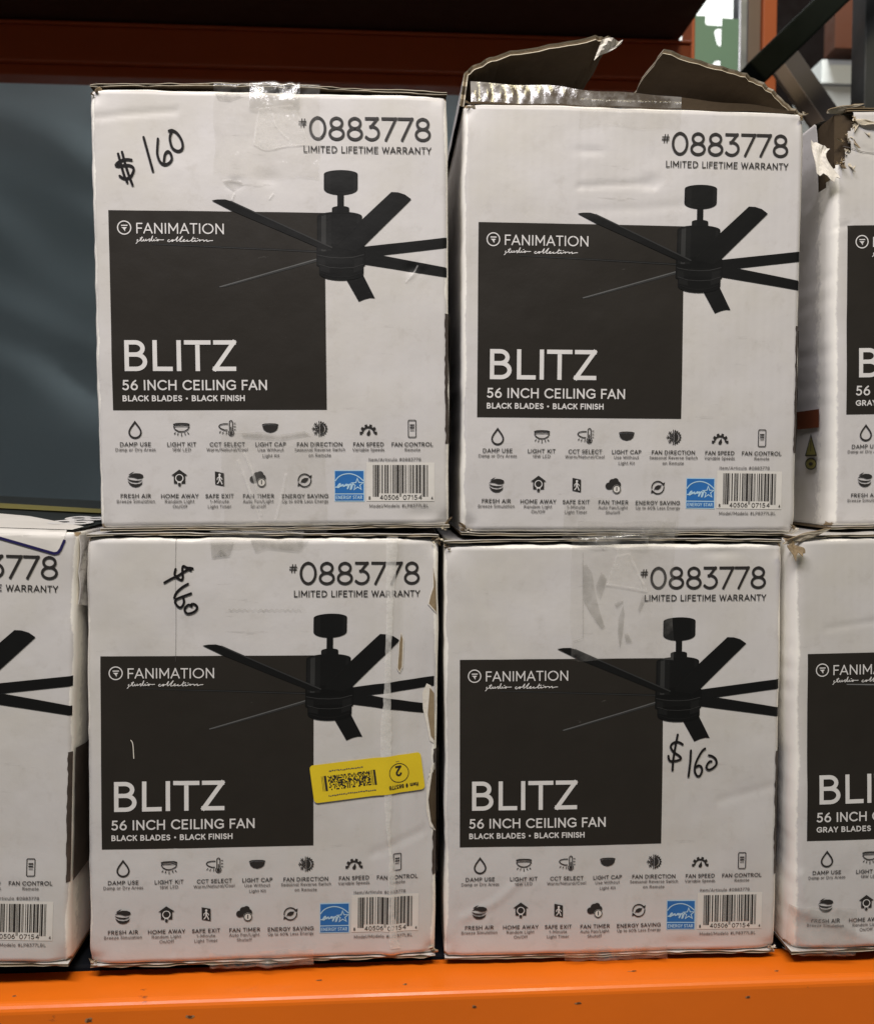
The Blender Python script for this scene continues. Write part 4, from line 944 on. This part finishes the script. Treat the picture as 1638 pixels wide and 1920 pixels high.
def flap(b, name, prof, sx, y0, y1, mats, th=.0038, seed=1, ends=None):
    """top flap: cross-section (outwards from the hinge, up) swept back along the box side."""
    n = 26; V = []; F = []; M = []; m = len(prof); P = np.array(prof)
    d = np.gradient(P, axis=0); d = d / np.linalg.norm(d, axis=1)[:, None]; nrm = np.stack([-d[:, 1], d[:, 0]], -1)
    for i in range(n):
        t = i / (n - 1); y = y0 + (y1 - y0) * t
        for k in range(m):
            wv = .0012 * float(vnoise(k * .02, y, seed, 40)); jx = .0018 * float(vnoise(y, k, seed + 1, 90)) if k == m - 1 else 0
            yy = y + (.0030 * float(vnoise(k * .03, 0, seed + 4, 90)) if i == 0 else 0)
            for s in (0, .25, .75, 1):
                q = P[k] + nrm[k] * th * s; V.append((sx * (-W / 2 + q[0] + jx), yy + (.0010 if (i == 0 and s in (.25, .75)) else 0), b.H + q[1] + wv))
    q = lambda i, k, s: (i * m + k) * 4 + s
    for i in range(n - 1):
        for k in range(m - 1):
            F += [(q(i, k, 0), q(i, k + 1, 0), q(i + 1, k + 1, 0), q(i + 1, k, 0)), (q(i, k, 3), q(i + 1, k, 3), q(i + 1, k + 1, 3), q(i, k + 1, 3))]; M += [3, 2]
        for s in range(3):
            F.append((q(i, m - 1, s), q(i, m - 1, s + 1), q(i + 1, m - 1, s + 1), q(i + 1, m - 1, s))); M.append(0 if s != 1 else 1)
    for i in (0, n - 1):
        for k in range(m - 1):
            for s in range(3): F.append((q(i, k, s), q(i, k, s + 1), q(i, k + 1, s + 1), q(i, k + 1, s))); M.append(0 if s != 1 else 1)
    return mesh_obj(name, V, F, mats, M, b.root)
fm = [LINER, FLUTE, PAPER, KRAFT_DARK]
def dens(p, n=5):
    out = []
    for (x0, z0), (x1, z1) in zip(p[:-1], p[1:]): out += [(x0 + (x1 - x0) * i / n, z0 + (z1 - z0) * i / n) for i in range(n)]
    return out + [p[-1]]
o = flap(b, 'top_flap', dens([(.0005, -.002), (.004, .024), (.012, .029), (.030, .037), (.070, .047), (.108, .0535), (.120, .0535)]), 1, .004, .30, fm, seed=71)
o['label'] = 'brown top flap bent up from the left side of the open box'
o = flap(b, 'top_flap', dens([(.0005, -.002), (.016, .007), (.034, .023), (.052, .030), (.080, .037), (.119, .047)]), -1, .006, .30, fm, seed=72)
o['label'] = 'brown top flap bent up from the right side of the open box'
# ragged paper tip on the raised flap
tip = []
for i, t in enumerate(np.linspace(0, 1, 7)):
    tip.append([(-W / 2 + .113 + .017 * t - .006 * s * (1 - t), .002 + .004 * s + .002 * math.sin(9 * t + 4 * s), H + .0545 + .0015 * math.sin(6 * t) - .016 * s * (1 - .9 * t) + .001 * t) for s in np.linspace(0, 1, 5)])
sheet3('torn_tip', tip, b.root, [TORN, KRAFT], .0008)
# front flap folded back, with crinkled tape
V = []; F = []; M = []; n = 80; m = 8
def ff(u, v, off=0.0):
    h = .0195 * (1 - u) ** .9 * (1 - .05 * math.sin(u * 20)) + .0015; lean = (.33 - .75 * u) * h
    cr = off and .0013 * (0.5 + 0.5 * math.sin(u * 2 * math.pi * 26)) * math.exp(-u * 2.2) * math.sin(math.pi * min(1, v * 1.1))
    return (-W / 2 + .006 + (W - .012) * u, .0025 + lean * v - off - (cr or 0), H + h * v + .0005 * math.sin(u * 31) + (off and .0003))
for i in range(n + 1):
    for j in range(m + 1): V.append(ff(i / n, j / m))
k = len(V)
for i in range(n + 1):
    for j in range(m + 1): v = ff(i / n, j / m); V.append((v[0], v[1] + .0035, v[2] + .001))
q = lambda i, j: i * (m + 1) + j
for i in range(n):
    for j in range(m):
        F += [(q(i, j), q(i + 1, j), q(i + 1, j + 1), q(i, j + 1)), (k + q(i, j), k + q(i, j + 1), k + q(i + 1, j + 1), k + q(i + 1, j))]; M += [0, 0]
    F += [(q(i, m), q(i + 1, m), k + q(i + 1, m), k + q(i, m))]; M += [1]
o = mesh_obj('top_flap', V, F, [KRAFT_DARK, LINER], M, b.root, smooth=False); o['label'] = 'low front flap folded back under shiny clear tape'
V = [ff(i / 240 * .64, .06 + .9 * j / 10, .0008) for i in range(241) for j in range(11)]
F = [(i * 11 + j, (i + 1) * 11 + j, (i + 1) * 11 + j + 1, i * 11 + j + 1) for i in range(240) for j in range(10)]
mesh_obj('packing_tape', V, F, TAPE_FLAP, parent=b.root, smooth=True)

# lower left (yellow sticker)
b = make_carton('battered white fan carton with a yellow sticker and a tumbling $160, lower row', -.2242, -.1500, -.0043, .0139, -.0071, HBL, 30, wear_glint=(1, 1.6, 1.2, 1), h_extra=.002, wl=.002,
    feats=(crease([(736, 1005), (728, 1200), (724, 1400), (728, 1550), (734, 1790)], -.0022, .010), crease([(331, 1000), (331, 1240), (325, 1790)], .0007, .0025), dent(790, 1060, .02, .03, .0018), dent(800, 1330, .010, .05, .0020), dent(805, 1560, .010, .04, .0016), crease([(700, 1600), (790, 1560)], .0006, .006)))
print_carton(b)
k = Ink()
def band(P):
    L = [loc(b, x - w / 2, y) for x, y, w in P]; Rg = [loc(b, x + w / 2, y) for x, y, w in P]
    for i in range(len(P) - 1): k.poly([L[i], Rg[i], Rg[i + 1], L[i + 1]], .00095, CREASE_SHEEN)
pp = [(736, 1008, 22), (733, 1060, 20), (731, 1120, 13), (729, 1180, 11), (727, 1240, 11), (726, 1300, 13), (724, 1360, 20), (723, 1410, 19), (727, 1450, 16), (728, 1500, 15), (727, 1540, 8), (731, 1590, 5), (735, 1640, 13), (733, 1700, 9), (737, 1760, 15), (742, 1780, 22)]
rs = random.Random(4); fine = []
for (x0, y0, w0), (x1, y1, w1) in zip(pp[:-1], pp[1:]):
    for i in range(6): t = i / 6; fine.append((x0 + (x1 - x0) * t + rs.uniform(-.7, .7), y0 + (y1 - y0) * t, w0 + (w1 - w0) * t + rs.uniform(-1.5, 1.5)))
band(fine); apply_art(b, k.fine(), 'crease_sheen')  # light on the bent ridge, painted as a pale strip
mark(b, 'surface_crack', [[(331, 1002), (330, 1080), (331, 1160), (330, 1240)]], .55 * PX, INK_GREY, 'butt')
patch(b, 'torn_patch', [(752, 1186), (756, 1198), (755, 1225), (754, 1250), (749, 1260), (745, 1252), (747, 1225), (748, 1205)], KRAFT, .0006, .0007)
patch(b, 'torn_patch', [(812, 1062), (817, 1090), (819, 1150), (812, 1142), (803, 1132), (806, 1118), (812, 1100)], KRAFT, .0006, .0009)
patch(b, 'torn_patch', [(800, 1282), (808, 1286), (812, 1300), (814, 1395), (806, 1390), (800, 1360), (793, 1330), (792, 1300)], TORN, .0006)
patch(b, 'torn_patch', [(806, 1290), (814, 1300), (815, 1390), (808, 1380), (802, 1340)], KRAFT, .0010)
patch(b, 'torn_patch', [(808, 1440), (815, 1430), (817, 1560), (806, 1550), (799, 1520), (800, 1470), (806, 1462)], TORN, .0006)
patch(b, 'torn_patch', [(810, 1450), (817, 1440), (818, 1560), (808, 1540), (803, 1500)], KRAFT_DARK, .0010)
slab(b, 'top_flap', lambda t: b.H + .0014 + .0010 * math.sin(math.pi * t), .0018, seed=104, jag=.0022)
slab(b, 'bottom_flap', lambda t: -.0029, .0022, seed=105, jag=.0022)
tape(b, (395, 570, 1000, 1030), TAPE, over=.02, wr=.0007, seed=64); tape(b, (396, 590, 1782, 1800), TAPE_SHINY, under=.02, wr=.0034, seed=65)
patch(b, 'adhesive_and_shade_mark', [(396, 1018), (440, 1016), (432, 1042), (415, 1030), (398, 1046)], RESIDUE_SHADE, .0012); patch(b, 'adhesive_and_shade_mark', [(470, 1012), (580, 1014), (560, 1034), (500, 1028), (480, 1036)], RESIDUE_SHADE, .0012)
zz = [(430 + i * 5, 1141 + (i % 2) * 4) for i in range(28)]
mark(b, 'tape_mark', [zz], .0009, RESIDUE_SHADE, 'butt', False, .0009)
mark(b, 'price_mark', [c1(300, 1050, .0573, p) for p in ([(1090, 270), (1010, 250), (900, 240), (790, 190), (755, 260), (760, 400), (770, 560), (730, 640), (620, 600), (540, 540), (500, 440), (530, 290)],
     [(1030, 330), (960, 300), (800, 380), (600, 510), (400, 600), (170, 730)], [(940, 770), (780, 860), (620, 990), (530, 1110), (490, 1230)],
     [(1040, 1080), (850, 1150), (640, 1230), (540, 1290), (520, 1380), (590, 1490), (690, 1540), (770, 1470), (810, 1350), (790, 1240)],
     [(1060, 1500), (970, 1450), (880, 1510), (830, 1600), (860, 1700), (940, 1740), (1080, 1710), (1190, 1640), (1240, 1540), (1180, 1450), (1080, 1420), (1040, 1470)])], 4.4 * PX)
mark(b, 'scratch', [[(246, 1387), (250, 1395), (252, 1422)]], 1.6 * PX, TORN, 'butt')
# yellow sticker, stuck upside down
k = Ink(); k2 = Ink()
c0 = np.array(loc(b, 797, 1479)); cu = np.array(loc(b, 590, 1503.5)) - c0; cv = np.array(loc(b, 788, 1409.5)) - c0
SW, SH = np.linalg.norm(cu), np.linalg.norm(cv); S = lambda u, v: tuple(c0 + cu * u + cv * v)
rr = .0030; pts = []
for (cx, cy, a0) in ((1, 1, 0), (0, 1, 90), (0, 0, 180), (1, 0, 270)):
    for t in np.linspace(a0, a0 + 90, 6):
        x_ = (SW - rr if cx else rr) + rr * math.cos(R(t)); y_ = (SH - rr if cy else rr) + rr * math.sin(R(t)); pts.append(S(x_ / SW, y_ / SH))
k.poly(pts, .0013, YELLOW); st = apply_art(b, k.fine(), 'price_sticker'); st['label'] = 'yellow sticker with a circled 2, stuck on upside down'
o2 = .00155
k2.ring(S(.215, .53), .0079, .00055, o2, INK_BLACK); text(k2, '2', S(.188, .72), S(.243, .72), .0088, .17, INK_BLACK, o2)
k2.ribbon([S(.20, .84), S(.23, .84)], .0003, o2, INK_GREY)
text(k2, 'Item # 883778', S(.055, .22), S(.32, .22), .0034, .17, INK_BLACK, o2)
rs = random.Random(8)
for i in range(42):
    for j in range(12):
        if rs.random() < .5: u, v = .475 + i * .00895, .30 + j * .0315; k2.poly([S(u, v), S(u + .00895, v), S(u + .00895, v + .0315), S(u, v + .0315)], o2, INK_BLACK)
for u0, u1 in ((.425, .444), (.452, .456), (.463, .467), (.865, .885), (.893, .896), (.905, .908)): k2.poly([S(u0, .29), S(u1, .29), S(u1, .69), S(u0, .69)], o2, INK_BLACK)
for v_, ua, ub_ in ((.155, .44, .87), (.80, .53, .83)):
    u = ua
    while u < ub_:
        w_ = rs.uniform(.008, .02); k2.ribbon([S(u, v_ + rs.uniform(-.015, .015)), S(min(u + w_, ub_), v_ + rs.uniform(-.015, .015))], .0008, o2, INK_GREY, 'butt'); u += w_ + .005
apply_art(b, k2.fine(), 'sticker_print', st)

corner_bits(b, 1, 1, 6, 3); corner_bits(b, 1, 0, 4, 4); corner_bits(b, -1, 0, 3, 5)

# lower right
b = make_carton('white fan carton with $160 written just below the printed fan, lower row', .0661, -.1572, .0002, -.0195, .0018, HBR, 40,
    feats=(dent(1150, 1110, .03, .03, .0012), crease([(870, 1720), (930, 1690), (985, 1640)], -.0007, .006), crease([(860, 1060), (900, 1150), (935, 1230)], -.0006, .012), dent(1350, 1035, .015, .004, .0014), crease([(1350, 1500), (1440, 1475)], .0005, .006), dent(1290, 1770, .02, .006, .0014)))
print_carton(b)
slab(b, 'top_flap', lambda t: H + .0016 + .0012 * math.sin(math.pi * t), .0018, seed=106, jag=.0018)
slab(b, 'bottom_flap', lambda t: -.0028, .0021, seed=107)
tape(b, (1070, 1262, 1015, 1235), TAPE, over=.02, wr=.0007, seed=66); tape(b, (1085, 1215, 1016, 1026), TAPE_SHINY, over=.015, wr=.0022, seed=67, off=.0014)
h8 = lambda q: [(1000 + x * .1526, 990 + y * .1526) for x, y in q]
for q in ([(600, 460), (650, 450), (720, 540), (740, 700), (800, 980), (870, 1210), (830, 1240), (700, 1060), (615, 900)], [(770, 700), (830, 540), (900, 620), (870, 740), (820, 890), (770, 800)],
          [(1030, 1300), (1040, 1100), (1100, 950), (1115, 1050), (1090, 1300), (1055, 1480)], [(985, 930), (1100, 885), (1095, 920), (1020, 980)], [(1280, 1000), (1330, 830), (1390, 840), (1300, 1050)], [(1110, 1300), (1150, 1290), (1210, 1400), (1130, 1410)]):
    patch(b, 'adhesive_and_shade_mark', h8(q), RESIDUE_SHADE, .0011)
patch(b, 'tape_fold', h8([(900, 690), (1010, 330), (1180, 300), (1390, 760)]), SOFT, .0010)
mark(b, 'tape_wrinkle', [h8([(1190, 380), (1280, 560), (1350, 690)]), h8([(890, 690), (1150, 730), (1390, 770)]), h8([(860, 240), (850, 250)]), h8([(1020, 240), (1040, 350)])], .0018, SOFT, 'butt', True, .0013)
mark(b, 'tape_mark', [h8([(605, 300), (606, 800), (605, 1350), (480, 1390)])], .0007, RESIDUE_SHADE, 'butt', False, .0011)
tape(b, (1058, 1250, 1772, 1790), TAPE_SHINY, under=.02, wr=.0032, seed=68)
mark(b, 'price_mark', [c1(1230, 1360, .07937, p) for p in ([(600, 430), (540, 390), (450, 370), (360, 410), (320, 480), (350, 560), (420, 630), (510, 690), (560, 750), (530, 790), (420, 820), (310, 820), (275, 770), (265, 700)],
     [(485, 200), (430, 480), (380, 780), (362, 1040)], [(795, 575), (780, 850), (740, 1190)],
     [(1130, 530), (1060, 590), (960, 760), (900, 920), (890, 1070), (940, 1170), (1010, 1170), (1060, 1060), (1040, 960), (980, 930), (930, 960)],
     [(1280, 830), (1230, 840), (1170, 930), (1170, 1000), (1230, 1030), (1330, 980), (1400, 890), (1380, 780), (1300, 710), (1220, 690)])], 4.4 * PX)

corner_bits(b, 1, 0, 3, 10); corner_bits(b, -1, 1, 2, 11)

# far left
b = make_carton('white fan carton cut off at the left, black printed top with navy edged label', -.5121, -.1359, -.0128, 0, -.0348, HLL, 50, wear_glint=(1, 1.3, 1, .8), bulge=.001,
    feats=(dent(140, 1110, .012, .03, .0020),))
print_carton(b)
xx = W / 2 + .0008
ct = mesh_obj('printed_top', [(-W / 2, .004, H + .0015), (W / 2 - .002, .004, H + .0015), (W / 2 - .002, .20, H + .0065), (-W / 2, .20, H + .0085), (W / 2 - .002, .39, H + .0075), (-W / 2, .39, H + .012)], [(0, 1, 2, 3), (3, 2, 4, 5)], TOPBLACK, parent=b.root)
mesh_obj('yellow_line', [(-W / 2, .200, H + .0092), (W / 2 - .004, .160, H + .0068), (W / 2 - .004, .205, H + .0078), (-W / 2, .275, H + .0110)], [(0, 1, 2, 3)], INK_YLINE, parent=ct)
k = Ink(); text(k, '88', (.06, 0), (.115, 0), .075, .12, INK_WHITE, 0)
mesh_obj('top_lettering', [(.102 - v[1] * .45, .036 + (v[0] - .06) * 1.5, H + .0028 + .030 * (.036 + (v[0] - .06) * 1.5)) for v in k.V], k.F, INK_WHITE, parent=ct)
k = Ink(); lp = [(-250, 940), (-250, 945), (0, 1008), (105, 1038), (112, 1036), (121, 1014), (123, 1006)]
A = [loc(b, *p) for p in lp]; top = b.zt - .0005
k.poly([(A[0][0], -PT - .0018), *[a for a in A[2:6]], (A[6][0], -PT - .0018)], .0005, LABELW)
lab = apply_art(b, k.fine(), 'white_label'); k = Ink(); k.ribbon([loc(b, *p) for p in ((-30, 1001), (0, 1008), (60, 1025), (103, 1037.5), (110, 1036), (115, 1029), (122, 1012))], .0021, .0008, INK_NAVY, 'butt')
apply_art(b, k.fine(), 'label_border', lab)
lx = b.xl + A[6][0]
mesh_obj('label_fold', [(-W / 2, .0035, H + .0022), (lx + .004, .0035, H + .0022), (lx + .006, .026, H + .0034), (.070, .095, H + .0062), (-W / 2, .19, H + .0105)], [(0, 1, 2, 3, 4)], LABELW, parent=lab)
slab(b, 'bottom_flap', lambda t: -.0029, .0022, seed=108)
rows = []
for i in range(14):
    t = i / 13; rows.append([(W / 2 + .0012 + .0016 * abs(math.sin(6 * t + 3 * s)), .003 + .035 * s, H - .002 - .055 * t + .01 * s * math.sin(4 * t)) for s in np.linspace(0, 1, 6)])
sheet3('loose_paper', rows, b.root, [TORN, PAPER], .0005)

# far right, upper
hole = [(-W / 2 - .01, H + .01), (-W / 2 + .020, H + .01), (-W / 2 + .018, H - .006), (-W / 2 + .022, H - .012), (-W / 2 + .013, H - .017), (-W / 2 + .012, H - .026), (-W / 2 + .016, H - .032), (-W / 2 + .010, H - .037), (-W / 2 + .008, H - .045), (-W / 2 - .01, H - .050)]
b = make_carton('upper white fan carton cut off at the right, its top corner shredded to brown fibre', .3923, .2057, .0064, 0, .0182, HTR, 60, r=(.0075, .003, .003, .003), wear_glint=(3.0, 1, 1, .5), hole=hole,
    feats=(dent(1560, 640, .012, .05, .0012), crease([(1600, 275), (1640, 290)], .0010, .003), crease([(1553, 430), (1590, 422)], .0008, .003)))
print_carton(b, True, False)
inner = [(-W / 2 + .004, .006, H - .075), (-W / 2 + .05, .006, H - .075), (-W / 2 + .05, .006, H - .002), (-W / 2 + .004, .006, H - .002)]
mesh_obj('inner_board', inner + [(-W / 2 + .004, .05, H - .075), (-W / 2 + .004, .05, H - .002)], [(0, 1, 2, 3), (4, 0, 3, 5)], KRAFT_DARK, parent=b.root)
slab(b, 'top_flap', lambda t: H - .001 + .0018 * math.sin(3 * t), .0030, x0=-W / 2 + .012, seed=109, mats=[KRAFT, FLUTE, KRAFT_DARK, KRAFT_DARK])
slab(b, 'bottom_flap', lambda t: -.0031, .0021, seed=110)
mark(b, 'surface_crack', [[(1578, 275), (1595, 279), (1615, 285), (1640, 288)]], 1.1 * PX, INK_GREY, 'butt')
L0 = -W / 2
scrap('torn_scrap', (L0 - .018, .002, H - .026), (.002, -.004, -.028), (.014, -.003, -.006), .003, [TORN, TORN], 3, 9, 8, .12)
scrap('torn_scrap', (L0 - .002, .002, H + .002), (.024, -.003, .0015), (.003, .006, -.004), .002, [LINER, KRAFT], 5)
scrap('torn_scrap', (L0 + .018, -.001, H - .007), (.020, -.004, -.004), (.001, -.001, -.004), .002, [LINER, TORN], 7)
rs = random.Random(12)
for i_ in range(16):
    t_ = i_ / 15; px_ = L0 + .019 - .012 * t_ + rs.uniform(-.004, .004); pz_ = H - .004 - .040 * t_ + rs.uniform(-.003, .003)
    scrap('torn_scrap', (px_, rs.uniform(.000, .004), pz_), (rs.uniform(-.007, .009), rs.uniform(-.005, -.001), rs.uniform(-.011, .003)), (rs.uniform(.001, .004), rs.uniform(-.001, .003), rs.uniform(-.003, .002)), rs.uniform(.001, .003), rs.choice([[LINER, KRAFT], [KRAFT, LINER], [KRAFT_DARK, KRAFT], [TORN, LINER]]), 40 + i_, 7, 4, .5)
patch(b, 'torn_patch', [(1553, 300), (1562, 308), (1566, 322), (1560, 335), (1553, 338)], KRAFT_DARK, .0006)
z0 = b.zt
lx_ = L0 - .0018
mesh_obj('side_band', [(lx_, .020, z0 - .168), (lx_, .020, z0 - .152), (lx_, .16, z0 - .152), (lx_, .16, z0 - .168)], [(0, 1, 2, 3)], INK_RED, parent=b.root)
k = Ink(); k.poly([(0, -.013), (.003, -.006), (.0078, .004), (.0078, .006), (-.0078, .006), (-.0078, .004), (-.003, -.006)], 0, INK_OLIVE); k.disc((0, .0125), .0078, 0, INK_OLIVE, .0048)
k.ring((0, .0125), .0078, .0012, .0004, INK_BLACK, .0048); k.ribbon([(0, -.013), (.0078, .005), (-.0078, .005), (0, -.013)], .0010, .0004, INK_BLACK); k.ribbon([(0, -.008), (0, .001)], .0008, .0004, INK_BLACK); k.disc((0, .0125), .003, .0004, INK_BLACK, .0016)
mesh_obj('side_icon', [(lx_ - v[2], .034 - v[0] * 1.3, z0 - .187 - v[1]) for v in k.V], k.F, k.mats, k.M, b.root)

# far right, lower
b = make_carton('lower white fan carton cut off at the right, with a crushed and taped bottom corner', .3542, -.1522, -.0166, 0, .0154, HRR, 70, r=(.009, .003, .004, .003), wear_glint=(3.2, 1, 1.2, 1),
    feats=(dent(1490, 1740, .02, .015, .003), crease([(1480, 1700), (1560, 1730), (1640, 1765)], -.0010, .006), crease([(1500, 1640), (1520, 1720)], -.0010, .005), crease([(1550, 1178), (1638, 1165)], .0005, .004)))
print_carton(b, True, False)
slab(b, 'top_flap', lambda t: H + .0012, .0019, seed=111); slab(b, 'bottom_flap', lambda t: -.0029, .0022, seed=112)
tape(b, (1484, 1600, 1700, 1776), TAPE_SHINY, under=.01, wr=.0022, seed=69)
scrap('torn_scrap', (L0 - .006, -.002, H + .001), (.030, -.003, .006), (.003, .006, -.007), .003, [LINER, KRAFT], 23)
scrap('torn_scrap', (L0 - .006, -.001, H - .004), (.004, -.004, -.012), (.008, .001, .004), .003, [TORN, KRAFT], 29)
